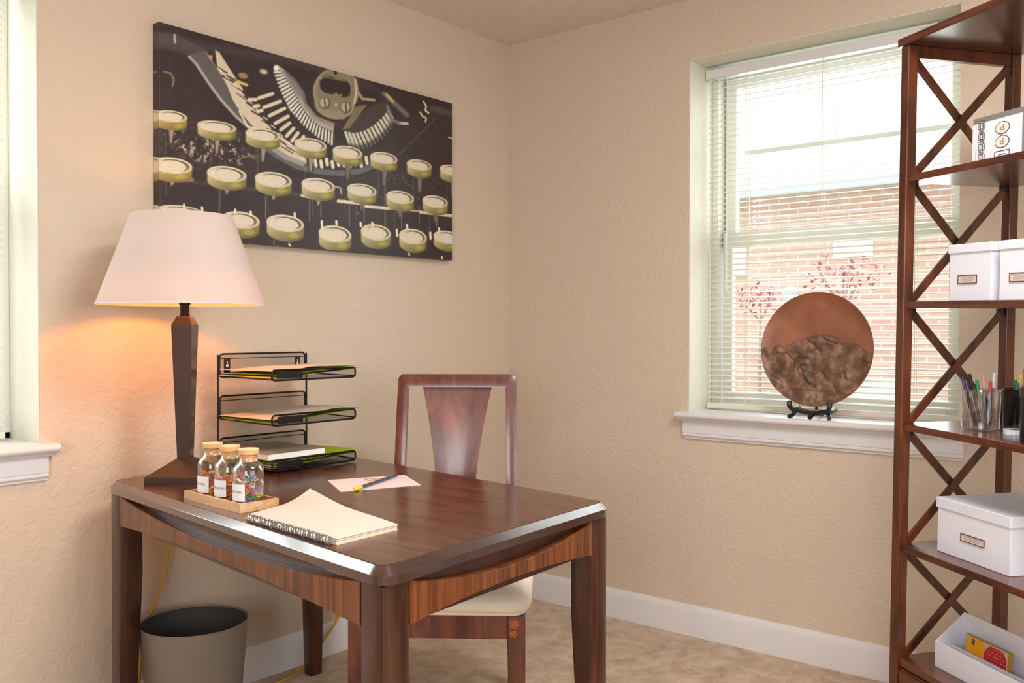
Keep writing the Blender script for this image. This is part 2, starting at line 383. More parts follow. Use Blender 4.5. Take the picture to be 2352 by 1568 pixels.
for i in range(4):
    a, c = Q[i], Q[(i+1) % 4]; e = (c-a).normalized(); nn = Vector((e.y, -e.x)); L = (c-a).length
    s0 = a+e*lw_; s1 = c-e*lw_
    rows = []; N = 32
    for k in range(N+1):
        t = k/N; p = s0+(s1-s0)*t; q = 4*t*(1-t)
        zt = .7262-.036*q**.85; zb = .6435+.019*q
        o_ = nn*(.000+.006*q)
        i_ = -nn*.018
        rows.append([((p+o_).x, (p+o_).y, zb), ((p+o_).x, (p+o_).y, zt-.002), ((p+o_*1-nn*.003).x, (p+o_-nn*.003).y, zt), ((p+i_).x, (p+i_).y, zt), ((p+i_).x, (p+i_).y, zb)])
    G().loft(rows).build('apron', M_apron, desk, smooth=True, off=DL, angle=30)
    g = G(); p0, p1 = s0-nn*.0185, s1-nn*.0185; q0, q1 = s0-nn*.036, s1-nn*.036
    g.hexa([(p.x, p.y, .640) for p in (p0, p1, q1, q0)], [(p.x, p.y, .7265) for p in (p0, p1, q1, q0)])
    g.build('apron_rail', M_leg, desk, off=DL)

# ------------------------------------------------------------------ chair
th = math.radians(2.4)
cX = math.cos(th)*Vector((rgt.x, rgt.y, 0))-math.sin(th)*Vector((math.cos(yaw), math.sin(yaw), 0))
c0 = Vector((-3.140, -2.607, 0))+Vector((math.cos(yaw), math.sin(yaw), 0))*2.405+Vector((rgt.x, rgt.y, 0))*(-.201)
chair = thing('dining_chair', 'dark cherry wood side chair with tapered splat back and cream seat cushion', 'chair', c0, math.atan2(cX.y, cX.x))
for sx in (-1, 1):
    xo = sx*.236; xi = sx*.190
    g = G(); g.hexa([(min(xo, xi), 0, 0), (max(xo, xi), 0, 0), (max(xo, xi), .040, 0), (min(xo, xi), .040, 0)], [(min(xo, xi), 0, .419), (max(xo, xi), 0, .419), (max(xo, xi), .046, .419), (min(xo, xi), .046, .419)])
    lg = g.build('leg', M_chair, chair, bevel=.003)
    if sx > 0:
        M_worn = wood('worn_wood_patch', rgb(110, 52, 20), rgb(178, 92, 34), rgb(205, 112, 44), (10, 10, 10), 9, .5, 0)
        for zc, hh, ww in ((.398, .016, .017), (.372, .012, .014)):
            pts = [(xo-.030+ww*.8*math.cos(a)*(1+.2*math.sin(3*a+zc*50)), hh*.8*math.sin(a)*(1+.2*math.cos(5*a))) for a in [2*PI*k/14 for k in range(14)]]
            G().prism(pts, -.0006, .001, 0, lambda x, y, z, zc=zc: (x, z-.0002, zc+y)).build('worn_patch', M_worn, lg)
def stile(sx, z):
    """centre x, y of the rear leg / back stile at height z"""
    if z < .45:
        t = (.45-z)/.45; y = .470+.130*t**1.6; x = .182
    else:
        t = (z-.45)/.58; y = .470+.095*t**1.3; x = .182-.008*t
    return sx*x, y
for sx in (-1, 1):
    def rg(z, w=.036, d=.032):
        x, y = stile(sx, z); return [(x-w/2, y-d/2, z), (x+w/2, y-d/2, z), (x+w/2, y+d/2, z), (x-w/2, y+d/2, z)]
    G().loft([rg(z) for z in (0, .1, .2, .3, .4, .449)]).build('leg', M_chair, chair, bevel=.003)
# back frame: two stiles and a top rail with rounded corners
g = G(); zt = 1.031
path = []
for z in (.45, .55, .65, .75, .85, .93): path.append((-stile(1, z)[0], z))
zs = [.45, .55, .65, .75, .85, .93]
out = [(-(stile(1, z)[0]+.018), z) for z in zs]+[(-.192+.0, 1.013), (-.188, 1.024), (-.178, zt), (.178, zt), (.188, 1.024), (.192, 1.013)]+[((stile(1, z)[0]+.018), z) for z in zs[::-1]]
inn = [(-(stile(1, z)[0]-.016), z) for z in zs]+[(-.158, .988), (-.158, .990), (-.156, .990), (.156, .990), (.158, .990), (.158, .988)]+[((stile(1, z)[0]-.016), z) for z in zs[::-1]]
rows = []
for (xo, zo), (xi, zi) in zip(out, inn):
    yo, yi = stile(1, zo)[1], stile(1, zi)[1]
    rows.append([(xo, yo-.013, zo), (xi*.5+xo*.5, (yo+yi)/2-.018, (zo+zi)/2), (xi, yi-.016, zi), (xi, yi+.016, zi), (xo, yo+.016, zo)])
G().loft(rows).build('back_frame', M_chair, chair, smooth=True, angle=40)
rows = []
for k in range(13):
    t = k/12; z = .50+.49*t; w = .058+.054*max(0, (t-.18)/.82)**1.7; y = stile(1, z)[1]+.004-.012*math.sin(PI*t)*.0
    rows.append([(-w, y-.005, z), (-w*.5, y-.001, z), (0, y+.001, z), (w*.5, y-.001, z), (w, y-.005, z), (w, y+.006, z), (0, y+.012, z), (-w, y+.006, z)])
G().loft(rows).build('splat', M_chair, chair, smooth=True, angle=40)
G().box((-.17, .455, .47), (.17, .485, .502)).build('back_rail', M_chair, chair, bevel=.003)
g = G(); g.box((-.190, .006, .356), (.190, .028, .419)); g.box((-.226, .046, .356), (-.204, .455, .419)); g.box((.204, .046, .356), (.226, .455, .419)); g.box((-.165, .456, .356), (.165, .478, .419))
g.build('seat_rail', M_chair, chair, bevel=.002)
g = G(); rr = []
for s, z in ((.0, .4195), (.004, .424), (.003, .427), (.012, .432), (.018, .448), (.012, .464), (-.012, .476), (-.06, .484), (-.15, .487)):
    rr.append([(x, y, z) for x, y in rrect(-.234-s, .0-s, .234+s, .452+min(s, .004), .035+max(s, 0), 5)])
g.loft(rr).build('seat_cushion', mat('cream_seat_fabric', rgb(232, 220, 202), .75, bump=(400, .2, .001)), chair, smooth=True, angle=60)

# ------------------------------------------------------------------ lamp
LP = Vector((-1.765, -.298, .7602))
lamp = thing('table_lamp', 'lit table lamp with white cone shade and square dark bronze column', 'lamp', LP, yaw-PI/2+.03)
M_bronze = mat('dark_bronze', rgb(66, 48, 42), .3, .3, .3)
def sq(w, z, dx=0): return [(-w+dx, -w, z), (w+dx, -w, z), (w+dx, w, z), (-w+dx, w, z)]
G().loft([sq(.084, 0), sq(.084, .017), sq(.082, .019), sq(.019, .060)]).build('base', M_bronze, lamp, bevel=.001)
G().loft([sq(.0185, .058), sq(.0175, .060), sq(.0285, .42), sq(.0285, .428), sq(.0175, .452)]).build('column', M_bronze, lamp, bevel=.0012)
G().lathe([(.014, .452), (.0145, .455), (.0125, .458), (.0125, .484), (.015, .486), (.015, .49), (.0, .49)], 24).build('socket', M_black, lamp, smooth=True)
g = G(); hp = [(.012, 0, .480), (.02, 0, .495), (.045, 0, .54), (.055, 0, .60), (.045, 0, .68), (.02, 0, .712), (0, 0, .716)]
g.tube(hp+[(-x, y, z) for x, y, z in hp[-2::-1]], .002, 6); g.build('harp', M_chrome, lamp, smooth=True)
mb = mat('lit_bulb', (1, .66, .30, 1), .4, emit=7)
G().lathe([(.010, .49), (.012, .50), (.017, .515), (.021, .53), (.021, .55), (.015, .566), (.0, .572)], 20).build('bulb', mb, lamp, smooth=True)
ms, n, l, b = newmat('lamp_shade_linen'); n.remove(b)
df = n.new('ShaderNodeBsdfDiffuse'); df.inputs[0].default_value = rgb(205, 198, 196); tl = n.new('ShaderNodeBsdfTranslucent'); tl.inputs[0].default_value = (1.0, .86, .70, 1)
mx = n.new('ShaderNodeMixShader'); mx.inputs[0].default_value = .20; l.new(df.outputs[0], mx.inputs[1]); l.new(tl.outputs[0], mx.inputs[2]); l.new(mx.outputs[0], n['Material Output'].inputs[0])
sh = G().lathe([(.2225, .484), (.134, .730), (.1325, .730), (.2210, .484), (.2225, .484)], 96, c=(-.006, 0, 0)).build('lamp_shade', ms, lamp, smooth=True)
G().tube([(-.006+.2222*math.cos(2*PI*i/96), .2222*math.sin(2*PI*i/96), .485) for i in range(96)], .0013, 6, closed=True).build('shade_trim', M_white, sh)
g = G()
for a in (0, 120, 240): g.bar((0, 0, .716), (-.006+.133*math.cos(math.radians(a)), .133*math.sin(math.radians(a)), .724), .003, .003)
g.build('spider', M_chrome, sh)
pl = bpy.data.lights.new('bulb_light', 'POINT'); pl.energy = .8; pl.color = (1.0, .38, .07); pl.shadow_soft_size = .02
po = bpy.data.objects.new('bulb_light', pl); COL.objects.link(po); po.parent = lamp; po.location = (0, 0, .622)
sl = bpy.data.lights.new('bulb_downlight', 'SPOT'); sl.energy = 5.0; sl.color = (1.0, .25, .004); sl.spot_size = math.radians(165); sl.spot_blend = .25; sl.shadow_soft_size = .036
so_ = bpy.data.objects.new('bulb_downlight', sl); COL.objects.link(so_); so_.parent = lamp; so_.location = (0, 0, .600)

# ------------------------------------------------------------------ canvas picture (flat print: old machine keyboard)
Hm = np.array([[1892.9987549, -10.09354993, 123.8223160], [533.6433622, -1998.55530255, 1333.2807243], [0.28049567, -0.00451207, 1.0]])
def paint(U, V):
    w = Hm[2, 0]*U+Hm[2, 1]*V+1; X = (Hm[0, 0]*U+Hm[0, 1]*V+Hm[0, 2])/w; Y = (Hm[1, 0]*U+Hm[1, 1]*V+Hm[1, 2])/w
    R = np.empty(U.shape+(3,)); R[:] = (44, 33, 36)
    def nz(fx, fy, s):
        return np.sin(X*fx+s)*np.cos(Y*fy+1.7*s)+.6*np.sin(X*fx*2.3+Y*fy*1.9+s*3)
    def ss(d, e=2.2): return np.clip(.5-d/(2*e), 0, 1)
    def put(a, c, op=1):
        a = (a*op)[..., None]; R[:] = R*(1-a)+np.array(c)*a if not isinstance(c, np.ndarray) or c.ndim == 1 else R*(1-a)+c*a
    def ell(cx, cy, rx, ry, t=0, e=2.2):
        c, s = math.cos(math.radians(t)), math.sin(math.radians(t)); dx, dy = X-cx, Y-cy
        a, b = dx*c+dy*s, -dx*s+dy*c; q = np.sqrt((a/rx)**2+(b/ry)**2)+1e-6
        return ss((q-1)*min(rx, ry), e)
    def seg(x0, y0, x1, y1, w, e=2.2):
        dx, dy = x1-x0, y1-y0; t = np.clip(((X-x0)*dx+(Y-y0)*dy)/(dx*dx+dy*dy), 0, 1)
        return ss(np.hypot(X-x0-t*dx, Y-y0-t*dy)-w, e)
    def poly(P, e=2):
        ins = np.zeros(X.shape, bool); n = len(P)
        d = np.full(X.shape, 1e9)
        for i in range(n):
            (x0, y0), (x1, y1) = P[i], P[(i+1) % n]
            c = ((y0 > Y) != (y1 > Y)) & (X < (x1-x0)*(Y-y0)/((y1-y0)+1e-9)+x0); ins ^= c
            dx, dy = x1-x0, y1-y0; t = np.clip(((X-x0)*dx+(Y-y0)*dy)/(dx*dx+dy*dy+1e-9), 0, 1)
            d = np.minimum(d, np.hypot(X-x0-t*dx, Y-y0-t*dy))
        return ss(np.where(ins, -d, d), e)
    def line(P, w, c, op=1, e=2.2):
        a = np.zeros(X.shape)
        for p, q in zip(P, P[1:]): a = np.maximum(a, seg(p[0], p[1], q[0], q[1], w, e))
        put(a, c, op)
    # faint body tones
    put(ss(np.abs(Y-(150+(X-100)*.17))-26, 18), (84, 76, 80), .5)
    put(poly([(110, 110), (215, 120), (300, 170), (400, 225), (400, 275), (110, 205)], 8), (104, 100, 104), .45)
    put(poly([(1080, 310), (1300, 370), (1480, 480), (1300, 430), (1060, 350)], 10), (70, 60, 60), .6)
    put(ell(1700, 850, 420, 260, -30, 60), (56, 44, 44), .5)
    def vn(sc, seed):
        q = np.random.RandomState(seed).rand(256, 256); gx, gy = X/sc+50, Y/sc+50; ix, iy = np.floor(gx).astype(int), np.floor(gy).astype(int); fx, fy_ = gx-ix, gy-iy
        fx, fy_ = fx*fx*(3-2*fx), fy_*fy_*(3-2*fy_); g_ = lambda a, b: q[a % 256, b % 256]
        return (g_(ix, iy)*(1-fx)+g_(ix+1, iy)*fx)*(1-fy_)+(g_(ix, iy+1)*(1-fx)+g_(ix+1, iy+1)*fx)*fy_
    put(np.clip(vn(60, 4)*.5+vn(24, 5)*.5-.3, 0, 1), (66, 54, 56), .7)
    rough = np.clip((vn(26, 1)*.5+vn(12, 2)*.35+vn(7, 3)*.35-.52)*6, 0, 2)*ell(430, 810, 320, 120, 10, 60)
    put(np.clip(rough*.45, 0, 1), (96, 84, 78)); put(np.clip((rough-1.1)*1.5, 0, 1), (170, 160, 140))
    line([(120, 998), (320, 1012), (970, 1092)], 9, (98, 84, 84), .5, 8)
    line([(230, 1000), (318, 1000)], 10, (190, 130, 100), .8, 4)
    line([(975, 1094), (1048, 1112)], 8, (215, 205, 175)); line([(1195, 1128), (1330, 1142)], 10, (226, 218, 190)); line([(1355, 1160), (1500, 1172)], 9, (226, 218, 190))
    line([(1500, 1172), (1690, 1190)], 6, (180, 172, 150)); line([(1690, 1195), (1870, 1216)], 9, (214, 206, 178))
    put(np.clip(nz(.21, .3, 5)-.7, 0, 1)*ss(np.abs(Y-(1130+(X-1195)*.13))-22, 6)*(X > 1150), (120, 110, 98), .8)
    line([(150, 352), (190, 362), (208, 400), (200, 436)], 6, (150, 120, 84), .9, 4); line([(212, 132), (214, 176)], 7, (200, 200, 196), .8, 4)
    line([(1560, 850), (1640, 770), (1720, 690), (1780, 630)], 3, (110, 98, 90), .7); line([(1560, 660), (1608, 664)], 9, (190, 190, 172))
    line([(1760, 570), (1870, 606)], 18, (92, 86, 88), .6, 8); line([(1705, 530), (1722, 560), (1716, 584), (1736, 600)], 5, (214, 206, 170)); line([(1686, 596), (1700, 620), (1722, 630), (1718, 652)], 5, (206, 196, 160))
    line([(1855, 745), (1878, 752)], 4, (200, 190, 160)); line([(1575, 975), (1600, 1020), (1650, 1050)], 2.5, (120, 108, 96), .7)
    # broad curved strap and type basket
    put(poly([(300, 250), (400, 225), (470, 340), (560, 470), (660, 590), (770, 700), (660, 702), (560, 610), (440, 470), (360, 350)], 3), (92, 90, 88))
    line([(300, 262), (345, 310), (410, 410), (490, 520), (580, 620), (672, 700)], 8, (168, 164, 160), 1, 4)
    line([(400, 232), (470, 340), (560, 470), (660, 590)], 5, (120, 112, 104), .9, 4)
    put(poly([(410, 255), (440, 252), (436, 292)], 3), (196, 150, 110))
    put(poly([(455, 222), (480, 236), (560, 360), (625, 460), (612, 480), (700, 590), (790, 690), (880, 760), (1000, 850), (1005, 905), (930, 880), (780, 790), (690, 690), (610, 600), (560, 520), (530, 440), (468, 330)], 3), (206, 196, 170))
    for k in range(15):
        t = k/14; x = 500+t*420; y = 330+t*500+20*math.sin(k*2.1)
        line([(x-34, y-8), (x+26+10*math.sin(k), y+30)], 5+2*math.sin(k*1.3), (60, 48, 44), .85)
    for k in range(12): line([(470+k*46, 330+k*49), (492+k*46, 346+k*49)], 4, (238, 230, 210), .8)
    line([(600, 590), (650, 680), (720, 700)], 5, (232, 226, 206), .9)
    line([(770, 815), (850, 870), (950, 922), (1060, 948), (1200, 962), (1320, 950), (1410, 912)], 17, (92, 98, 98), 1, 4)
    line([(800, 812), (880, 866), (980, 905)], 14, (150, 152, 146), 1, 4)
    for k in range(11):
        x = 1055+k*34; y = 900+8*math.sin(k*2.5)-max(0, k-7)*7
        line([(x, y-16), (x+6, y+18)], 10, (226, 218, 196)); line([(x+16, y-14), (x+18, y+16)], 3, (70, 60, 52))
    # dark gap
    put(poly([(640, 380), (820, 330), (860, 480), (960, 640), (1120, 760), (1040, 800), (900, 720), (740, 560)], 6), (52, 44, 42), .5)
    for cx, cy, r_, c_ in ((622, 376, 30, (150, 130, 92)), (746, 352, 24, (196, 188, 160))): put(ell(cx, cy, r_, r_*.6, 15, 5), c_)
    line([(590, 410), (645, 432)], 9, (206, 186, 96), 1, 4)
    for a in ((718, 510, 800, 484), (748, 566, 846, 530), (782, 616, 872, 572), (816, 662, 892, 620), (850, 700, 902, 660), (884, 738, 926, 692), (916, 768, 952, 720), (955, 790, 985, 742), (660, 520, 700, 520), (690, 560, 715, 556), (712, 590, 735, 585)):
        line([(a[0], a[1]), (a[2], a[3])], 11, (214, 206, 178), 1, 3.5)
    # fan of bars, left
    fanL = [(806, 322), (830, 314), (872, 340), (950, 420), (990, 480), (1000, 540), (1060, 620), (1168, 660), (1165, 790), (1080, 745), (985, 665), (900, 580), (856, 470)]
    put(poly(fanL, 4), (178, 180, 172))
    put(poly([(872, 352), (950, 420), (990, 490), (994, 540), (940, 480), (890, 400)], 4), (96, 92, 88), .75)
    def along(P, t):
        d = [0]
        for p, q in zip(P, P[1:]): d.append(d[-1]+math.hypot(q[0]-p[0], q[1]-p[1]))
        return (float(np.interp(t*d[-1], d, [p[0] for p in P])), float(np.interp(t*d[-1], d, [p[1] for p in P])))
    fi = [(872, 345), (935, 405), (980, 470), (998, 540), (1040, 600), (1090, 640), (1168, 662)]; fo = [(808, 345), (838, 430), (868, 500), (915, 585), (985, 668), (1070, 740), (1165, 792)]
    for k in range(26):
        t = (k+.5)/26; a, b = along(fi, t), along(fo, t); m_ = ((a[0]+b[0])/2, (a[1]+b[1])/2)
        line([a, m_], 6.5, (150, 150, 142), .6, 3); line([m_, b], 7.5, (226, 224, 210), .85, 3)
    for k in range(27):
        t = k/26; a, b = along(fi, t), along(fo, t); line([(a[0]*.6+b[0]*.4, a[1]*.6+b[1]*.4), b], 2.6+1.6*t, (58, 52, 50), .9, 2)
    line(fi, 7, (96, 90, 84), .8, 5)
    put(ell(822, 330, 16, 18, 0, 5), (238, 238, 228))
    line([(1000, 560), (1060, 632), (1160, 672)], 12, (150, 138, 110), .8, 6)
    # fan, right
    put(poly([(1230, 690), (1330, 600), (1400, 555), (1480, 520), (1520, 600), (1480, 660), (1400, 740), (1330, 790), (1250, 770)], 5), (64, 56, 48))
    put(poly([(1215, 700), (1300, 560), (1370, 548), (1260, 690)], 4), (140, 128, 100), .8)
    gi = [(1226, 712), (1290, 728), (1350, 714), (1410, 680), (1465, 630), (1502, 580)]; go = [(1258, 806), (1320, 818), (1385, 800), (1450, 758), (1502, 700), (1534, 636)]
    put(poly(gi+go[::-1], 4), (52, 44, 40))
    for k in range(14):
        t = (k+.5)/14; a, b = along(gi, t), along(go, t); line([a, (a[0]*.3+b[0]*.7, a[1]*.3+b[1]*.7)], 8.5, (206, 202, 182), 1, 3); line([(a[0]*.3+b[0]*.7, a[1]*.3+b[1]*.7), b], 6, (120, 114, 100), .8, 4)
    line([(1310, 470), (1340, 515), (1410, 522)], 8, (170, 156, 118), 1, 4); line([(1470, 485), (1530, 540), (1606, 612)], 14, (116, 108, 96), .9, 6)
    line([(1485, 490), (1520, 530)], 8, (208, 180, 120), .9, 4); line([(1490, 560), (1512, 640), (1560, 660)], 10, (120, 122, 112), .9, 5)
    # central bracket
    put(ell(1180, 470, 138, 142, 8, 4), (150, 142, 116)); put(ell(1172, 545, 122, 92, 10, 4), (150, 142, 116)); put(poly([(1052, 430), (1068, 590), (1230, 640), (1262, 560), (1300, 480), (1120, 360)], 6), (146, 138, 112))
    put(ell(1186, 462, 122, 128, 8, 4), (122, 112, 90), .6)
    put(ell(1140, 432, 56, 52, 10, 3.5), (40, 31, 32)); put(ell(1214, 452, 54, 52, 10, 3.5), (40, 31, 32)); put(poly([(1108, 378), (1238, 406), (1262, 436), (1264, 492), (1240, 506), (1205, 496), (1190, 482), (1168, 490), (1128, 478), (1094, 450), (1084, 410)], 7), (40, 31, 32)); line([(1092, 392), (1120, 384), (1236, 408)], 4, (206, 198, 170), .5, 4)
    line([(1168, 496), (1182, 484), (1196, 500), (1212, 492)], 7, (132, 124, 98)); line([(1172, 346), (1178, 362)], 9, (40, 31, 32))
    for cx, cy in ((1113, 540), (1240, 566)):
        put(ell(cx, cy, 34, 37, 0, 3), (92, 82, 66)); put(ell(cx-3, cy-3, 27, 30, 0, 3), (176, 168, 140)); line([(cx-2, cy-28), (cx+3, cy+26)], 4, (70, 60, 50))
    put(ell(1180, 550, 7, 9), (205, 196, 160)); line([(1296, 400), (1302, 480), (1290, 540)], 6, (216, 206, 172), .8, 4)
    # key stems then key tops
    rows = [((190, 620, 96, 34, 50), (465, 682, 116, 34, 48), (742, 730, 104, 36, 50), (1028, 790, 96, 38, 46), (1250, 836, 89, 37, 45), (1468, 870, 81, 34, 45), (1680, 912, 74, 31, 46), (1880, 944, 76, 31, 44)),
            ((195, 915, 122, 48, 52), (525, 966, 118, 46, 52), (805, 1000, 110, 45, 52), (1074, 1034, 100, 42, 50), (1336, 1062, 88, 37, 48), (1565, 1106, 83, 38, 46), (1776, 1132, 76, 36, 44)),
            ((250, 1190, 138, 34, 20), (608, 1242, 114, 50, 58), (876, 1262, 112, 50, 58), (1175, 1326, 98, 50, 55), (1420, 1316, 90, 47, 52), (1642, 1342, 83, 46, 50), (1848, 1346, 82, 38, 46))]
    for ri, row in enumerate(rows):
        for ki, (cx, cy, rx, ry, h) in enumerate(row):
            if ri < 2:
                L_ = 190-ri*50; put(seg(cx, cy+40, cx+2, cy+L_*.8, 17-ri*2, 4), (58, 48, 46), .9)
                put(poly([(cx-12, cy+h+ry*.7), (cx+20, cy+h+ry*.7), (cx+4, cy+L_*.85), (cx-6, cy+L_*.85)], 3), (176, 166, 146), .8 if ki < 4 else .45)
                line([(cx-34, cy+h+30), (cx-34, cy+L_+40)], 3, (150, 140, 120), .35)
    for x, y0, y1 in ((480, 1060, 1200), (758, 1100, 1230), (1022, 1090, 1250), (1090, 1150, 1220), (1260, 1160, 1280), (1350, 1150, 1250), (1475, 960, 1280), (1688, 1010, 1070), (1575, 1210, 1300), (1680, 1160, 1260), (1785, 1230, 1280), (808, 1360, 1392), (1090, 1376, 1400)):
        line([(x, y0), (x, y1)], 3, (168, 158, 136), .65)
    for ri, row in enumerate(rows):
        for ki, (cx, cy, rx, ry, h) in enumerate(row):
            ti = 7+ki*.6
            side = np.zeros(X.shape)
            for s in np.linspace(0, 1, 8): side = np.maximum(side, ell(cx, cy+h*s, rx, ry, ti))
            shade = np.clip((X-(cx-rx))/(2*rx), 0, 1)[..., None]; edge = np.clip((Y-cy)/(h+ry), 0, 1)[..., None]
            base = np.array((214, 202, 150))*(1-shade)+np.array((150, 140, 66))*shade
            if ki == 0: base = base*.6+np.array((214, 176, 90))*.4
            base = base*(1-.35*edge)
            put(side, base)
            put(ell(cx+rx*.45, cy+h*.75+ry*.6, rx*.3, h*.3, 0, 6)*side, (186, 182, 84), .6)
            put(ell(cx, cy, rx, ry, ti), (226, 220, 192)); put(ell(cx+1, cy+2, rx*.90, ry*.86, ti), (150, 138, 112)); put(ell(cx-2, cy+3, rx*.87, ry*.80, ti), (222, 214, 190))
            put(ell(cx+rx*.22, cy+1, rx*.68, ry*.74, ti)-ell(cx+rx*.12, cy+2, rx*.66, ry*.70, ti) > .3, (74, 62, 50), .9) if False else None
            a = np.clip(ell(cx+rx*.10, cy, rx*.74, ry*.74, ti)-ell(cx+rx*.02, cy+3, rx*.70, ry*.70, ti), 0, 1); put(a, (84, 72, 56), .95)
            put(ell(cx-rx*.05, cy+4, rx*.60, ry*.58, ti), (206, 194, 170)); put(ell(cx-rx*.05, cy+4, rx*.54, ry*.50, ti), (220, 210, 190))
            if ri < 2 or ki == 0:
                put(np.clip(nz(.3, .35, ki+ri)-.6, 0, 1)*ell(cx, cy+4, rx*.26, ry*.3, ti), (160, 108, 70), .7)
            if ri == 0 and ki == 0: put(np.clip(nz(.4, .4, 3)-.1, 0, 1)*ell(212, 674, 22, 20), (140, 80, 40), .9)
    for x, y in ((268, 1160), (376, 1176), (575, 1190), (668, 1202), (932, 1212), (1095, 1258), (1182, 1258), (1328, 1268), (1398, 1268), (1545, 1310), (1606, 1282), (1746, 1328), (1798, 1302)):
        line([(x, y-10), (x+2, y+(26 if x in (1095, 1545, 1746) else 10))], 7, (226, 222, 196))
    for x, y in ((898, 1388), (1618, 1446), (1815, 1466), (905, 1396)): line([(x, y-4), (x+3, y+6)], 5, (220, 214, 190))
    line([(1176, 1040), (1205, 1048), (1214, 1084)], 4, (198, 184, 150))
    rs = np.random.RandomState(3)
    for _ in range(60):
        x, y = rs.uniform(1180, 1860), rs.uniform(940, 1300); put(ell(x, y, rs.uniform(2, 4), rs.uniform(2, 4), 0, 1.5), (180, 170, 150), rs.uniform(.3, .8))
    # floor at the bottom and fabric weave
    R[:] = np.clip(R+((np.sin(U*9000)+np.sin(V*9000))*1.2)[..., None], 0, 255)
    return R
def canvas():
    x0, x1, z0, z1, yf = -1.690, -.407, 1.460, 2.101, -.036
    nu, nv, ns = 700, 350, 16
    us = np.concatenate([-np.linspace(.034, .0, ns)[:-1], np.linspace(0, x1-x0, nu)]); vsq = np.linspace(0, z1-z0, nv)
    UU, VV = np.meshgrid(us, vsq)
    colr = paint(np.abs(UU), VV)
    Lc = colr/255.0; Lc = np.where(Lc <= .04045, Lc/12.92, ((Lc+.055)/1.055)**2.4)
    PX = np.where(UU < 0, x0, x0+UU); PY = np.where(UU < 0, yf-UU, yf); PZ = z0+VV
    co = np.stack([PX, PY, PZ], -1).reshape(-1, 3); nn = len(us)
    o = Vector(((x0+x1)/2, 0, z0)); co = co-np.array(o)
    i = np.arange(nv-1)[:, None]*nn+np.arange(nn-1)[None]; F = np.stack([i, i+1, i+nn+1, i+nn], -1).reshape(-1, 4)
    N0 = len(co)
    ex = np.array([(x0, yf, z0), (x1, yf, z0), (x1, -.002, z0), (x0, -.002, z0), (x0, yf, z1), (x1, yf, z1), (x1, -.002, z1), (x0, -.002, z1)])-np.array(o)
    F2 = np.array([(0, 3, 2, 1), (4, 5, 6, 7), (1, 2, 6, 5), (2, 3, 7, 6)])+N0
    me = bpy.data.meshes.new('canvas_picture'); co = np.vstack([co, ex]); F = np.vstack([F, F2])
    me.vertices.add(len(co)); me.vertices.foreach_set('co', co.ravel()); me.loops.add(F.size); me.loops.foreach_set('vertex_index', F.ravel().astype(np.int32))
    me.polygons.add(len(F)); me.polygons.foreach_set('loop_start', np.arange(0, F.size, 4, dtype=np.int32)); me.polygons.foreach_set('loop_total', np.full(len(F), 4, dtype=np.int32))
    me.update(); me.validate()
    ca = me.color_attributes.new('print', 'FLOAT_COLOR', 'POINT')
    A = np.ones((len(co), 4)); A[:N0, :3] = Lc.reshape(-1, 3); A[N0:, :3] = (.02, .012, .014); ca.data.foreach_set('color', A.ravel())
    m, n, l, b = newmat('printed_canvas'); at = n.new('ShaderNodeAttribute'); at.attribute_name = 'print'; l.new(at.outputs['Color'], b.inputs['Base Color']); b.inputs['Roughness'].default_value = .42
    me.materials.append(m)
    ob = bpy.data.objects.new('canvas_picture', me); COL.objects.link(ob); ob.location = o
    tag(ob, 'wide canvas print of old round machine keys and levers hanging above the lamp', 'picture')
canvas()

# ------------------------------------------------------------------ letter organizer on the desk
def meshmat():
    m, n, l, b = newmat('wire_mesh_sheet'); b.inputs['Base Color'].default_value = rgb(20, 18, 18); b.inputs['Roughness'].default_value = .4; b.inputs['Metallic'].default_value = .5
    tc = n.new('ShaderNodeTexCoord'); sp = n.new('ShaderNodeSeparateXYZ'); l.new(tc.outputs['Object'], sp.inputs[0])
    def hole(expr):
        w = n.new('ShaderNodeMath'); w.operation = 'SINE'; k = n.new('ShaderNodeMath'); k.operation = 'MULTIPLY'; k.inputs[1].default_value = 2*PI/.0032
        l.new(expr, k.inputs[0]); l.new(k.outputs[0], w.inputs[0]); a = n.new('ShaderNodeMath'); a.operation = 'ABSOLUTE'; l.new(w.outputs[0], a.inputs[0]); return a.outputs[0]
    def comb(o1, op, o2):
        k = n.new('ShaderNodeMath'); k.operation = op; l.new(o1, k.inputs[0]); l.new(o2, k.inputs[1]); return k.outputs[0]
    yz = comb(sp.outputs[1], 'ADD', sp.outputs[2])
    p = comb(hole(comb(sp.outputs[0], 'ADD', yz)), 'MULTIPLY', hole(comb(sp.outputs[0], 'SUBTRACT', yz)))
    g = n.new('ShaderNodeMath'); g.operation = 'LESS_THAN'; g.inputs[1].default_value = .22; l.new(p, g.inputs[0]); l.new(g.outputs[0], b.inputs['Alpha'])
    return m
M_mesh = meshmat()
OL = Vector((-1.40, -.27, .7602))
org = thing('letter_organizer', 'black wire mesh desk organizer with three stacked paper trays against the wall', 'desk organizer', OL)
px0, px1, pyb, pyf = -1.545-OL.x, -1.208-OL.x, -.115-OL.y, -.405-OL.y
for x in (px0, px1):
    G().tube([(x, pyb, .0), (x, pyb, .338)], .0032, 8).build('pole', M_black, org, smooth=True)
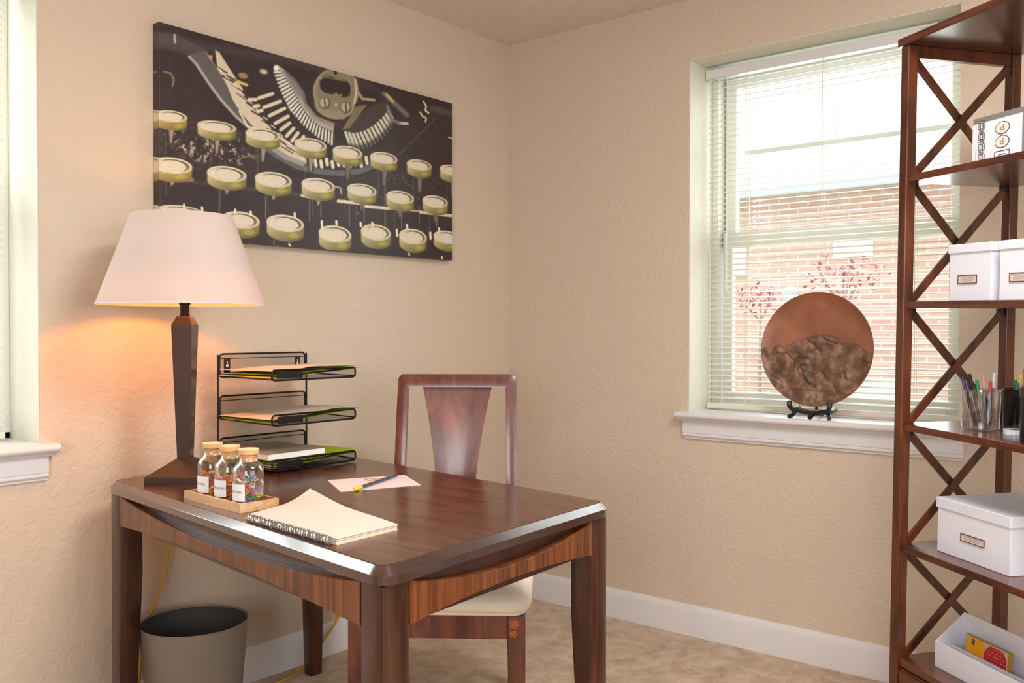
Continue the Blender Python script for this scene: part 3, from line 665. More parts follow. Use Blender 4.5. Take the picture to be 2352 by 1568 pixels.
for zb in (.268, .137, .006):
    tx0, tx1 = px0+.006, px1-.006; fx0, fx1 = -1.555-OL.x, -1.243-OL.x
    tr = G(); R_ = .0028
    back = [(x, pyb, z) for x, z in rrect(tx0, zb, tx1, zb+.072, .012, 4)]
    front = [(x, pyf, z) for x, z in rrect(fx0, zb, fx1, zb+.030, .010, 4)]
    tr.tube(back, R_, 8, closed=True); tr.tube(front, R_, 8, closed=True)
    tr.tube([(tx0, pyb, zb+.003), (fx0, pyf, zb+.003)], R_*.8, 6); tr.tube([(tx1, pyb, zb+.003), (fx1, pyf, zb+.003)], R_*.8, 6)
    tr.tube([(px0, pyb, zb+.058), (px1, pyb, zb+.058)], .0014, 6); tr.tube([(px0, pyb, zb+.008), (px1, pyb, zb+.008)], .0014, 6)
    to = tr.build('tray_rim', M_black, org, smooth=True)
    g = G(); g.add(back, [tuple(range(len(back)))]); g.build('back_mesh', M_mesh, to)
    g = G(); g.add(front, [tuple(range(len(front)))]); g.build('front_mesh', M_mesh, to)
    g = G(); g.add([(tx0, pyb, zb), (tx1, pyb, zb), (fx1, pyf, zb), (fx0, pyf, zb)], [(0, 1, 2, 3)]); g.build('tray_floor', M_mesh, to)
    G().prism(rrect(fx0+.018, zb+.005, fx0+.108, zb+.026, .003, 3), pyf-.003, pyf-.0015, 0, lambda x, y, z: (x, z, y)).build('label_plate', M_blackp, to)
    if zb > .2:
        for x in (tx0+.025, tx1-.032):
            hole_ = arc(x, zb+.040, .0045, 90, 450, 12)
            g = G().prism(rrect(x-.011, zb+.012, x+.011, zb+.058, .002, 2), pyb-.003, pyb-.0015, 0, lambda x, y, z: (x, z, y)); hg = g.build('hanger_tab', M_blackp, to)
            G().prism(arc(x, zb+.036, .0045, 0, 360, 12)[:-1], pyb-.0036, pyb-.003, 0, lambda x, y, z: (x, z, y)).build('keyhole', M_wall, hg)
            G().prism([(x-.0018, zb+.038), (x+.0018, zb+.038), (x+.0014, zb+.049), (x-.0014, zb+.049)], pyb-.0036, pyb-.003, 0, lambda x, y, z: (x, z, y)).build('keyhole', M_wall, hg)
def sheet(name, label, cat, m, x0, x1, y0, y1, z, amp, seed, th=.0006, skew=0, group=None, tilt=0, lift=0):
    rows = []; N = 26
    for k in range(N+1):
        t = k/N; x = x0+(x1-x0)*t
        w = amp*(math.sin(seed+t*7.0)+.6*math.sin(seed*2+t*12))*.5+amp+tilt*t
        rows.append([(x+skew, y0, z+w+lift*(1-t)**3), (x, y1, z+w*.45), (x, y1, z+w*.45+th), (x+skew, y0, z+w+th+lift*(1-t)**3)])
    L = Vector(((x0+x1)/2, (y0+y1)/2, z)); o = G().loft(rows).build(name, m, None, smooth=True, off=L, angle=60); o.location = L
    return tag(o, label, cat, group)
Z1, Z2, Z3 = OL.z+.268+.004, OL.z+.137+.004, OL.z+.006+.004
sheet('paper_folder', 'yellow paper folder lowest in the top tray of the organizer', 'folder', M_yellow, -1.548, -1.215, -.400, -.125, Z1+.0005, .0015, 1.0, .0012, tilt=.020)
sheet('paper_folder', 'lime green folder in the top tray of the organizer', 'folder', M_green, -1.538, -1.205, -.402, -.125, Z1+.0085, .0020, 2.2, .0012, tilt=.020)
sheet('paper_sheet', 'curling white paper on top of the folders in the top tray', 'paper', M_cream, -1.546, -1.225, -.398, -.125, Z1+.0185, .0040, 4.1, .0006, tilt=.020)
sheet('paper_folder', 'olive green folder in the middle tray of the organizer', 'folder', M_green, -1.545, -1.210, -.402, -.125, Z2+.0005, .0012, .4, .0012, tilt=.026)
sheet('paper_sheet', 'curling white paper in the middle tray of the organizer', 'paper', M_cream, -1.548, -1.232, -.400, -.125, Z2+.0085, .0034, 3.0, .0006, tilt=.026)
sheet('paper_folder', 'lime green folder lowest in the bottom tray of the organizer', 'folder', M_green, -1.548, -1.232, -.398, -.125, Z3+.0005, .0012, 1.9, .0012, tilt=.016)
sheet('paper_sheet', 'cream paper between two green folders in the bottom tray', 'paper', M_cream, -1.545, -1.300, -.398, -.125, Z3+.0068, .0012, 5.0, .0008, tilt=.016)
sheet('paper_folder', 'lime green folder right under the white pad in the bottom tray', 'folder', M_green, -1.540, -1.228, -.395, -.125, Z3+.0125, .0012, 2.6, .0012, tilt=.016)
nb = thing('paper_pad', 'thick white paper pad lying on the bottom tray of the organizer', 'notepad', (-1.455, -.26, Z3+.0262), math.radians(1.5))
G().box((-.105, -.128, 0), (.105, .128, .017)).build('pad_pages', mat('pad_pages', rgb(244, 242, 236), .8), nb, bevel=.001)
G().box((-.106, -.129, .0172), (.106, .129, .0182)).build('pad_cover', mat('pad_cover', rgb(150, 138, 124), .5), nb)

# ------------------------------------------------------------------ jars on a wooden tray
ta = math.atan2(-.9975, -.060)
TL_ = Vector((-1.887, -.700, .7604))
M_bam = wood('pale_bamboo', rgb(205, 158, 108), rgb(226, 184, 134), rgb(236, 200, 154), (1, 10, 10), 6, .45, .1, 2)
tray = thing('wooden_tray', 'small pale wooden tray holding three corked glass jars', 'tray', TL_, ta)
g = G(); a_, b_ = .130, .050
g.box((-a_, -b_, 0), (a_, b_, .004)); g.box((-a_, -b_, .004), (a_, -b_+.006, .021)); g.box((-a_, b_-.006, .004), (a_, b_, .021)); g.box((-a_, -b_+.006, .004), (-a_+.006, b_-.006, .021)); g.box((a_-.006, -b_+.006, .004), (a_, b_-.006, .021))
g.build('wooden_tray_body', M_bam, tray)
M_jar = clear('jar_glass', (.985, .99, .985, 1), .05, .62, .03)
M_cork = mat('cork', rgb(214, 168, 118), .85, bump=(300, .5, .002)); M_corkt = mat('cork_top', rgb(236, 206, 168), .85, bump=(300, .4, .002))
M_label = mat('jar_label', rgb(228, 230, 234), .6); M_ink = mat('ink_grey', rgb(70, 74, 82), .7)
M_cols = [mat('plastic_'+n_, c, .25) for n_, c in (('red', rgb(214, 40, 36)), ('orange', rgb(238, 120, 30)), ('yellow', rgb(244, 204, 50)), ('green', rgb(24, 140, 84)), ('blue', rgb(36, 96, 190)), ('white', rgb(240, 240, 240)), ('pink', rgb(220, 80, 110)), ('sky', rgb(90, 170, 220)))]
def text_mesh(body, size, align='CENTER', res=2):
    cu = bpy.data.curves.new('lettering', 'FONT'); cu.body = body; cu.size = size; cu.align_x = align; cu.align_y = 'CENTER'; cu.resolution_u = res
    o = bpy.data.objects.new('lettering', cu); COL.objects.link(o); bpy.context.view_layer.update()
    dg = bpy.context.evaluated_depsgraph_get(); me = o.evaluated_get(dg).to_mesh()
    vs = [tuple(v.co) for v in me.vertices]; fs = [tuple(p.vertices) for p in me.polygons]
    o.evaluated_get(dg).to_mesh_clear(); bpy.data.objects.remove(o); bpy.data.curves.remove(cu)
    return vs, fs
JR = .0355
def jar(loc, word, label):
    t = thing('glass_jar', label, 'jar', loc, math.radians(-182), 'corked glass jars')
    prof = [(0, .002), (.030, .0), (.034, .002), (JR, .007), (JR, .082), (.0335, .091), (.028, .099), (.0225, .104), (.0205, .108), (.0205, .114), (.0235, .117), (.0235, .119), (.0205, .121)]
    G().lathe(prof, 40).build('jar_body', M_jar, t, smooth=True)
    ck = G().lathe([(0, .104), (.0185, .104), (.0198, .1215), (.0232, .1215), (.0242, .132), (.0238, .1330)], 32).build('cork_stopper', M_cork, t, smooth=True)
    G().lathe([(0, .1336), (.0236, .1334), (.0240, .1326)], 32).build('cork_top', M_corkt, ck, smooth=True)
    g = G(); seg = 16; A = math.radians(44); r1 = JR+.0005
    g.loft([[(r1*math.cos(-A+2*A*k/seg), r1*math.sin(-A+2*A*k/seg), z) for z in (.016, .055)]+[((r1-.0003)*math.cos(-A+2*A*k/seg), (r1-.0003)*math.sin(-A+2*A*k/seg), z) for z in (.055, .016)] for k in range(seg+1)])
    lb = g.build('jar_label', M_label, t, smooth=True)
    vs, fs = text_mesh(word, .0078); r2 = r1+.0003
    vs = [(r2*math.cos(x/r2), r2*math.sin(x/r2), .0365+y) for x, y, z in vs]
    G().add(vs, fs).build('lettering', M_ink, lb)
    return t
ex = Vector((math.cos(ta), math.sin(ta), 0))
JP = [TL_+ex*d+Vector((0, 0, .0042)) for d in (-.082, -.001, .082)]
jar(JP[0], 'PUSH PINS', 'corked glass jar of colourful push pins, farthest back on the tray')
jar(JP[1], 'RUBBER BANDS', 'corked glass jar of rubber bands in the middle of the tray')
jar(JP[2], 'PAPER CLIPS', 'corked glass jar of paper clips, nearest the spiral notebook')
def clampr(vs, R=.0325, z0=.003, z1=.09):
    o = []
    for x, y, z in vs:
        r = math.hypot(x, y); k = min(1, R/r) if r > 0 else 1; o.append((x*k, y*k, min(max(z, z0), z1)))
    return o
rnd = random.Random(5)
def inside(g, vs, fs, mi, zmax):
    M = Matrix.Translation((rnd.uniform(-1, 1)*.022, rnd.uniform(-1, 1)*.022, rnd.uniform(.008, zmax))) @ Matrix.Rotation(rnd.uniform(0, 6.28), 4, 'Z') @ Matrix.Rotation(rnd.uniform(-1.5, 1.5), 4, 'X') @ Matrix.Rotation(rnd.uniform(0, 6.28), 4, 'Z')
    g.add(clampr([tuple(M @ Vector(v)) for v in vs]), fs, mi)
g = G(); pin = G().lathe([(0, 0), (.0045, 0), (.0045, .002), (.0028, .003), (.0028, .008), (.0042, .010), (.0042, .012), (0, .0122)], 10).tube([(0, 0, 0), (0, 0, -.010)], .0006, 4, 8)
for i in range(150): inside(g, pin.v, pin.f, [0, 3, 2, 1, 5, 4, 1, 2, 0][i % 9], .056)
o = g.build('push_pins', M_cols, None, smooth=True); o.location = JP[0]; tag(o, 'heap of multicoloured push pins filling the back jar', 'push pins', kind='stuff')
g = G()
for i in range(80):
    r_ = rnd.uniform(.010, .018); q = rnd.uniform(.4, .8)
    b_g = G().tube([(r_*math.cos(a), r_*q*math.sin(a), .002*math.sin(3*a)) for a in [2*PI*k/16 for k in range(16)]], .0012, 5, closed=True)
    inside(g, b_g.v, b_g.f, [0, 2, 3, 1, 0, 1, 2, 1][i % 8], .056)
o = g.build('rubber_bands', M_cols, None, smooth=True); o.location = JP[1]; tag(o, 'tangle of red, yellow and green rubber bands in the middle jar', 'rubber bands', kind='stuff')
g = G()
def clip_path(L=.028, w=.0065):
    p = [(-w/2*.6, -L*.25, 0)]; p += [(-w/2*.6, L*.35, 0)]+[(w*.3*math.cos(a)*.999, L*.35+w*.3*math.sin(a), 0) for a in (2.2, 1.57, .9)]+[(w*.3, L*.35, 0), (w*.3, -L*.40, 0)]
    p += [(w*.5*math.cos(a)-.0012, -L*.40+w*.45*math.sin(a), 0) for a in (-.9, -1.57, -2.2)]+[(-w*.62, -L*.4, 0), (-w*.62, L*.46, 0)]+[(w*.55*math.cos(a), L*.46+w*.5*math.sin(a), 0) for a in (2.2, 1.57, .9)]+[(w*.55, L*.46, 0), (w*.55, -L*.2, 0)]
    return p
cpm = G().tube(clip_path(), .0007, 5)
for i in range(120): inside(g, cpm.v, cpm.f, [0, 3, 7, 5, 1, 7, 2, 3, 6, 5, 1, 4][i % 12], .060)
o = g.build('paper_clips', M_cols, None, smooth=True); o.location = JP[2]; tag(o, 'pile of coloured paper clips in the front jar', 'paper clips', kind='stuff')

# ------------------------------------------------------------------ spiral notebook
NP = [Vector((-1.983, -.905, 0)), Vector((-2.012, -1.237, 0)), Vector((-1.838, -1.228, 0)), Vector((-1.768, -.850, 0))]
NL = Vector((-1.90, -1.05, .7604))
nbk = thing('spiral_notebook', 'open cream spiral notebook with a curled far corner lying on the desk edge', 'notebook', NL)
def npnt(u, v):
    p = NP[0]*(1-u)*(1-v)+NP[1]*u*(1-v)+NP[2]*u*v+NP[3]*(1-u)*v; return p
def npage(name, z0, z1, m, inset=0, curl=0, ink=False):
    N = 20; g = G(); rows = []
    for i in range(N+1):
        u = i/N; row = []
        for j in range(N+1):
            v = j/N; p = npnt(inset+(1-2*inset)*u, .035+(.965-inset)*v)
            dz = curl*(max(0, (1-u)*.62+v*1.0-1.10)**1.9)*3.4+(.0012*math.sin(9*u+1)*v if curl else 0)
            row.append((p.x-NL.x, p.y-NL.y, dz))
        rows.append(row)
    vs = [(x, y, z1+d) for r in rows for x, y, d in r]+[(x, y, z0+d) for r in rows for x, y, d in r]; n = N+1; o = n*n; fs = []
    for i in range(N):
        for j in range(N):
            a = i*n+j; fs += [(a, a+1, a+n+1, a+n), (o+a, o+a+n, o+a+n+1, o+a+1)]
    for k in range(N):
        fs += [(k, o+k, o+k+1, k+1), (N*n+k, N*n+k+1, o+N*n+k+1, o+N*n+k), (k*n, (k+1)*n, o+(k+1)*n, o+k*n), (k*n+N, o+k*n+N, o+(k+1)*n+N, (k+1)*n+N)]
    return g.add(vs, fs).build(name, m, nbk, smooth=True, angle=50)
M_page = mat('notebook_page', rgb(216, 202, 190), .8, spec=.2); M_card = mat('notebook_card', rgb(214, 186, 146), .75)
npage('back_cover', .0, .0016, M_card); npage('page_block', .0018, .0065, M_page, .006); npage('page_block', .0072, .0108, M_page, .004)
npage('top_page', .0118, .0130, M_page, 0, .022)
g = G()
for row in range(3):
    for k in range(5):
        p = npnt(.70+.06*row, .14+.15*k+.012*row); p2 = npnt(.70+.06*row+.004*(k % 2), .14+.15*k+.012*row+.028)
        g.bar((p.x-NL.x, p.y-NL.y, .0133), (p2.x-NL.x, p2.y-NL.y, .0133), .0012, .0003)
hw = g.build('handwriting', mat('pencil_grey', rgb(168, 152, 138), .8), nbk); hw['kind'] = 'stuff'
g = G(); path = []
n_ring = 36
for i in range(n_ring*12+1):
    t = i/(n_ring*12); a = 2*PI*i/12; p = NP[0]+(NP[1]-NP[0])*(.02+.94*t); e = (NP[3]-NP[0]).normalized()
    q = p+e*(.0085*math.cos(a)); path.append((q.x-NL.x, q.y-NL.y, .0088+.0078*math.sin(a)))
g.tube(path, .0013, 6); g.build('spiral_wire', M_chrome, nbk, smooth=True)

# ------------------------------------------------------------------ note card and pen
CL = Vector((-1.47, -.75, .7603))
cp = [(-1.527, -.618), (-1.623, -.789), (-1.418, -.873), (-1.328, -.716)]
cd = thing('note_card', 'white note card with a small orange picture lying under the pen', 'card', CL)
G().prism([(x-CL.x, y-CL.y) for x, y in cp], 0, .0006).build('card_sheet', mat('card_white', rgb(226, 218, 220), .6), cd)
def cpt(u, v): p = [Vector(q) for q in cp]; r = p[0]*(1-u)*(1-v)+p[1]*u*(1-v)+p[2]*u*v+p[3]*(1-u)*v; return (r.x-CL.x, r.y-CL.y)
g = G()
for k in range(26):
    v = .42+.20*rnd.random()+(.08 if k % 3 == 0 else 0); u = .08+.26*rnd.random(); c = cpt(u, v); s = rnd.uniform(.004, .009)
    g.prism([(c[0]+s*math.cos(a), c[1]+s*.5*math.sin(a+k)) for a in [2*PI*i/7 for i in range(7)]], .0007, .0009)
g.build('orange_print', mat('orange_print', rgb(214, 122, 84), .6), cd)
pa, pb = Vector((-1.594, -.812, .7665)), Vector((-1.367, -.726, .7665)); pd = (pb-pa).normalized()
pen = thing('ballpoint_pen', 'dark blue pen with a yellow end lying across the note card', 'pen', pa, math.atan2(pd.y, pd.x))
PL = (pb-pa).length; RY = Matrix.Rotation(PI/2, 4, 'Y')
G().lathe([(0, .0), (.0038, .0), (.0042, .004), (.0042, PL-.012), (.0036, PL), (0, PL)], 16, M=RY).build('pen_barrel', mat('navy_plastic', rgb(40, 48, 72), .3), pen, smooth=True)
G().lathe([(0, -.006), (.0035, -.006), (.0052, .0), (.0052, .026), (.0044, .032), (.0, .032)], 16, M=RY).build('pen_cap', mat('pen_yellow', rgb(238, 206, 20), .35), pen, smooth=True)
G().bar((.06, 0, .0046), (PL-.012, 0, .0046), .0018, .0010).build('pen_clip', M_chrome, pen)

# ------------------------------------------------------------------ waste basket and power cord
wb = thing('waste_basket', 'round grey metal waste basket standing under the desk by the wall', 'waste basket', (-1.700, -.232, 0), 0)
M_grey = mat('grey_enamel', rgb(128, 118, 107), .5)
wo = G().lathe([(0, .004), (.118, .004), (.120, .0), (.122, .004), (.1495, .332), (.1500, .336), (.1485, .338), (.147, .334), (.1195, .010), (0, .010)], 64).build('basket_body', [M_grey], wb, smooth=True, angle=50)
G().lathe([(.1182, .012), (.1462, .334), (.1458, .334), (.1178, .012)], 64).build('basket_lining', mat('dark_lining', rgb(62, 57, 52), .7), wb, smooth=True)
G().tube([(.1490*math.cos(2*PI*i/64), .1490*math.sin(2*PI*i/64), .337) for i in range(64)], .0022, 6, closed=True).build('rolled_rim', M_grey, wb, smooth=True)
wb.rotation_euler = (0, 0, 0)
def smooth_path(P, n=10):
    P = [Vector(p) for p in P]; out = []
    for i in range(len(P)-1):
        p0, p1, p2, p3 = P[max(i-1, 0)], P[i], P[i+1], P[min(i+2, len(P)-1)]
        for k in range(n):
            t = k/n; out.append(.5*((2*p1)+(-p0+p2)*t+(2*p0-5*p1+4*p2-p3)*t*t+(-p0+3*p1-3*p2+p3)*t**3))
    return out+[P[-1]]
cp_ = smooth_path([(-1.665, -.056, .756), (-1.668, -.05, .60), (-1.674, -.05, .509), (-1.693, -.05, .423), (-1.728, -.05, .339), (-1.752, -.05, .279), (-1.765, -.048, .18), (-1.775, -.05, .05), (-1.74, -.045, .008), (-1.60, -.042, .006), (-1.42, -.075, .006), (-1.30, -.095, .007), (-1.20, -.065, .010), (-1.12, -.035, .03), (-1.06, -.028, .075), (-1.01, -.026, .12), (-.985, -.022, .17), (-.975, -.012, .22), (-.975, -.004, .235)])
cL = Vector((-1.6, -.05, .3)); co_ = G().tube(cp_, .0042, 8).build('power_cord', mat('yellow_cord', rgb(206, 160, 34), .5), None, smooth=True, off=cL); co_.location = cL
tag(co_, 'yellow power cord hanging down behind the waste basket and along the wall', 'cord')

# ------------------------------------------------------------------ round plate on its stand
PC = Vector((.028, -1.392, 1.106))
st = thing('plate_stand', 'small black plate easel standing on the window sill', 'plate stand', (.03, -1.385, ZB0), 0)
def curve_bar(g, P, r): g.tube(smooth_path(P, 6), r, 8)
for sy in (-1, 1):
    g = G(); y = sy*.066
    curve_bar(g, [(-.052, y*1.10, .060), (-.058, y*1.08, .046), (-.046, y, .034), (-.022, y, .030), (.012, y, .036)], [.0045]*0 or .0088)
    curve_bar(g, [(-.040, y, .033), (-.036, y*.92, .022), (-.046, y*1.0, .012), (-.056, y*1.05, .0080), (-.062, y*1.1, .0086)], .0076)
    g.build('easel_foot', M_blackp, st, smooth=True)
g = G(); g.tube(smooth_path([(-.030, -.066, .032), (-.026, -.03, .024), (-.024, 0, .021), (-.026, .03, .024), (-.030, .066, .032)], 6), .0100, 8); g.build('cross_bar', M_blackp, st, smooth=True)
g = G(); curve_bar(g, [(-.024, 0, .021), (-.034, .0, .014), (-.042, .0, .0080), (-.052, 0, .0080)], .0078); g.build('middle_foot', M_blackp, st, smooth=True)
g = G(); curve_bar(g, [(.008, 0, .028), (.030, 0, .10), (.044, 0, .19), (.046, 0, .25)], .005); g.build('back_prop', M_blackp, st, smooth=True)
g = G(); curve_bar(g, [(-.024, 0, .021), (.008, 0, .028), (.05, 0, .012), (.066, 0, .0056)], .005); g.build('rear_foot', M_blackp, st, smooth=True)
Mp = Matrix.Translation((PC.x, PC.y, PC.z)) @ Matrix.Rotation(math.radians(4.5), 4, 'Y') @ Matrix(((0, 0, -1, 0), (-1, 0, 0, 0), (0, 1, 0, 0), (0, 0, 0, 1)))
plate = thing('decorative_plate', 'large round terracotta brown plate with rugged rock relief on the window sill', 'plate', M=Mp)
m, n, l, b = newmat('terracotta_glaze'); tc = n.new('ShaderNodeTexCoord'); nz = n.new('ShaderNodeTexNoise'); nz.inputs['Scale'].default_value = 9; nz.inputs['Detail'].default_value = 5
cr = n.new('ShaderNodeValToRGB'); cr.color_ramp.elements[0].position = .3; cr.color_ramp.elements[0].color = rgb(122, 72, 50); cr.color_ramp.elements[1].position = .7; cr.color_ramp.elements[1].color = rgb(164, 106, 80)
l.new(tc.outputs['Object'], nz.inputs['Vector']); l.new(nz.outputs['Fac'], cr.inputs[0]); l.new(cr.outputs[0], b.inputs['Base Color']); b.inputs['Roughness'].default_value = .38
M_terra = m
m, n, l, b = newmat('rock_relief_clay'); tc = n.new('ShaderNodeTexCoord'); nz = n.new('ShaderNodeTexNoise'); nz.inputs['Scale'].default_value = 22; nz.inputs['Detail'].default_value = 9; nz.inputs['Distortion'].default_value = .15
cr = n.new('ShaderNodeValToRGB'); cr.color_ramp.elements[0].position = .34; cr.color_ramp.elements[0].color = rgb(84, 62, 50); cr.color_ramp.elements[1].position = .66; cr.color_ramp.elements[1].color = rgb(150, 116, 90)
k = cr.color_ramp.elements.new(.5); k.color = rgb(112, 80, 62)
bp = n.new('ShaderNodeBump'); bp.inputs['Strength'].default_value = .7; bp.inputs['Distance'].default_value = .003
l.new(tc.outputs['Object'], nz.inputs['Vector']); l.new(nz.outputs['Fac'], cr.inputs[0]); l.new(cr.outputs[0], b.inputs['Base Color']); b.inputs['Roughness'].default_value = .45
l.new(nz.outputs['Fac'], bp.inputs['Height']); l.new(bp.outputs[0], b.inputs['Normal']); M_rock = m
RP = .2015
G().lathe([(0, -.004), (.07, -.004), (.12, .001), (.17, .010), (.197, .0185), (.2005, .0205), (.2015, .0195), (.198, .0150), (.17, .004), (.12, -.006), (.075, -.012), (0, -.012)], 96).build('plate_body', M_terra, plate, smooth=True, angle=60)
ridge = [(85, 690), (160, 680), (200, 700), (240, 660), (280, 645), (330, 690), (400, 640), (470, 590), (580, 565), (650, 540), (740, 520), (900, 545), (925, 610), (1000, 615), (1150, 635), (1200, 680), (1300, 740)]
rx = [(x-700)/625*RP for x, y in ridge]; ry = [(700-y)/625*RP for x, y in ridge]
def plate_z(r): return float(np.interp(r, [0, .07, .12, .17, .197, .2], [-.004, -.004, .001, .010, .0185, .0195]))
N = 110; vs = []; idx = {}; fs = []
for i in range(N+1):
    for j in range(N+1):
        x = -RP+2*RP*i/N; y = -RP+2*RP*j/N; r = math.hypot(x, y)
        top = float(np.interp(x, rx, ry))
        if r < RP*.993 and y < top:
            low = min(1, (top-y)/.012); e = min(1, (RP-r)/.02); h = mnoise.fractal(Vector((x*13, y*16, .3)), .9, 2.1, 6)
            rid = abs(mnoise.noise(Vector((x*7+3, y*13+x*4, 2)))+.25*mnoise.noise(Vector((x*40, y*40, 5)))); cav = -1 if (y < -.145 and abs(x) < .085) else 0
            d = .0012+low*e*max(.0005, (.007+.010*h-.014*max(0, .09-rid)/.09+.004*cav))
            idx[i, j] = len(vs); vs.append((x, y, plate_z(r)+max(.0008, d)))
for (i, j) in list(idx):
    q = [(i, j), (i+1, j), (i+1, j+1), (i, j+1)]
    if all(k in idx for k in q): fs.append(tuple(idx[k] for k in q))
G().add(vs, fs).build('rock_relief', M_rock, plate, smooth=True, angle=80)

# ------------------------------------------------------------------ corner shelf unit (etagere) and what stands on it
eX = Vector((-.588, -.809, -.023)).normalized(); eY = Vector((.809, -.588, 0)); eY = (eY-eX*eX.dot(eY)).normalized(); eZ = eX.cross(eY)
EO = Vector((-.629, -1.838, 0))
EM = Matrix(((eX.x, eY.x, eZ.x, EO.x), (eX.y, eY.y, eZ.y, EO.y), (eX.z, eY.z, eZ.z, EO.z), (0, 0, 0, 1)))
def em(x, y, z, rz=0, rx=0): return EM @ Matrix.Translation((x, y, z)) @ Matrix.Rotation(rz, 4, 'Z') @ Matrix.Rotation(rx, 4, 'X')
sh_ = thing('shelf_unit', 'tall dark brown wooden shelf unit with crossed side braces at the right edge', 'shelf unit', M=EM)
EW, ED, pw = .74, .352, .0285
HS = [1.931, 1.577, 1.250, .931, .612, .309]
for x in (0, EW-pw):
    for y in (0, ED-pw):
        G().box((x, y, .0005 if x == 0 else .019), (x+pw, y+pw, 1.9105)).build('post', M_shelf, sh_, bevel=.002)
G().box((-.007, -.007, 1.911), (EW+.007, ED+.007, 1.931)).build('shelf_top', M_shelfh, sh_, bevel=.002)
for h in HS[1:]:
    g = G(); y0, y1 = .008, ED-.008
    g.prism([(pw, y0), (EW-pw, y0), (EW-pw, pw+.001), (EW-.006, pw+.001), (EW-.006, ED-pw-.001), (EW-pw, ED-pw-.001), (EW-pw, y1), (pw, y1), (pw, ED-pw-.001), (.006, ED-pw-.001), (.006, pw+.001), (pw, pw+.001)], h-.018, h)
    g.build('shelf', M_shelfh, sh_, bevel=.0015)
for x in (pw/2, EW-pw/2):
    G().box((x-.009, pw+.0005, 1.880), (x+.009, ED-pw-.0005, 1.9105)).build('side_rail', M_shelf, sh_, bevel=.001)
    for i in range(5):
        ztop = (1.880 if i == 0 else HS[i]-.0185)-.004; zbot = HS[i+1]+.004
        for s, dx in ((0, -.004), (1, .004)):
            a = (x+dx, pw+.004, ztop if s == 0 else zbot); b_ = (x+dx, ED-pw-.004, zbot if s == 0 else ztop)
            G().bar(a, b_, .0095, .021, up=(1, 0, 0)).build('cross_brace', M_shelf, sh_) if False else G().bar(a, b_, .021, .0078, up=(1, 0, 0)).build('cross_brace', M_shelf, sh_, bevel=.001)
    for h in HS[1:]:
        for y in (pw+.008, ED-pw-.008):
            G().box((x-.008, y-.007, h-.034), (x+.008, y+.007, h-.0185)).build('bracket', M_blackp, sh_)
dr = G().box((pw+.002, .010, .150), (EW-pw-.002, ED-.03, .286)).build('drawer', M_shelfh, sh_, bevel=.0015)
G().box((pw+.006, .003, .156), (EW-pw-.006, .0098, .280)).build('drawer_front', M_shelf, dr, bevel=.002)
G().lathe([(0, 0), (.006, 0), (.006, .012), (.013, .016), (.012, .024), (0, .026)], 16, M=Matrix.Translation((EW/2, .003, .218)) @ Matrix.Rotation(PI/2, 4, 'X')).build('drawer_knob', M_black, dr, smooth=True)

M_holder = mat('brown_label_frame', rgb(96, 66, 54), .5, .3); M_lblc = mat('label_card', rgb(206, 190, 182), .7); M_grey2 = mat('label_lines', rgb(150, 134, 126), .8)
def storage_box(label, M, w, d, h, lid, lx, lw, lz, lh, group=None):
    t = thing('storage_box', label, 'box', M=M, group=group)
    G().box((0, 0, 0), (w, d, h-lid+.004)).build('box_body', M_white, t, bevel=.0015)
    lo = G().box((-.003, -.003, h-lid), (w+.003, d+.003, h)).build('box_lid', M_white, t, bevel=.002)
    g = G()
    for a, b_ in (((lx-lw/2, lz-lh/2), (lx+lw/2, lz-lh/2+.0018)), ((lx-lw/2, lz+lh/2-.0018), (lx+lw/2, lz+lh/2)), ((lx-lw/2, lz-lh/2), (lx-lw/2+.0014, lz+lh/2)), ((lx+lw/2-.0014, lz-lh/2), (lx+lw/2, lz+lh/2))):
        g.box((a[0], -.0022, a[1]), (b_[0], .0, b_[1]))
    ho = g.build('label_holder', M_holder, t)
    G().box((lx-lw/2+.0014, -.0009, lz-lh/2+.0014), (lx+lw/2-.0014, -.0002, lz+lh/2-.0014)).build('label_card', M_lblc, ho)
    g = G()
    for k in range(3): g.box((lx-lw*.34, -.0012, lz-lh*.22+k*lh*.2), (lx+lw*.34-(.006 if k == 0 else 0), -.0009, lz-lh*.22+k*lh*.2+.0009))
    g.build('label_lines', M_grey2, ho)
    return t
storage_box('large white lidded storage box on the lower shelf of the shelf unit', em(.100, .059, .6122), .240, .245, .139, .027, .122, .078, .056, .019)
storage_box('small white lidded box beside the left post on the middle shelf', em(.150, .036, 1.2502), .136, .27, .1375, .022, .062, .062, .052, .021)
storage_box('small white lidded box cut off at the right edge on the middle shelf', em(.312, .036, 1.2502), .136, .27, .1375, .022, .062, .062, .052, .021)

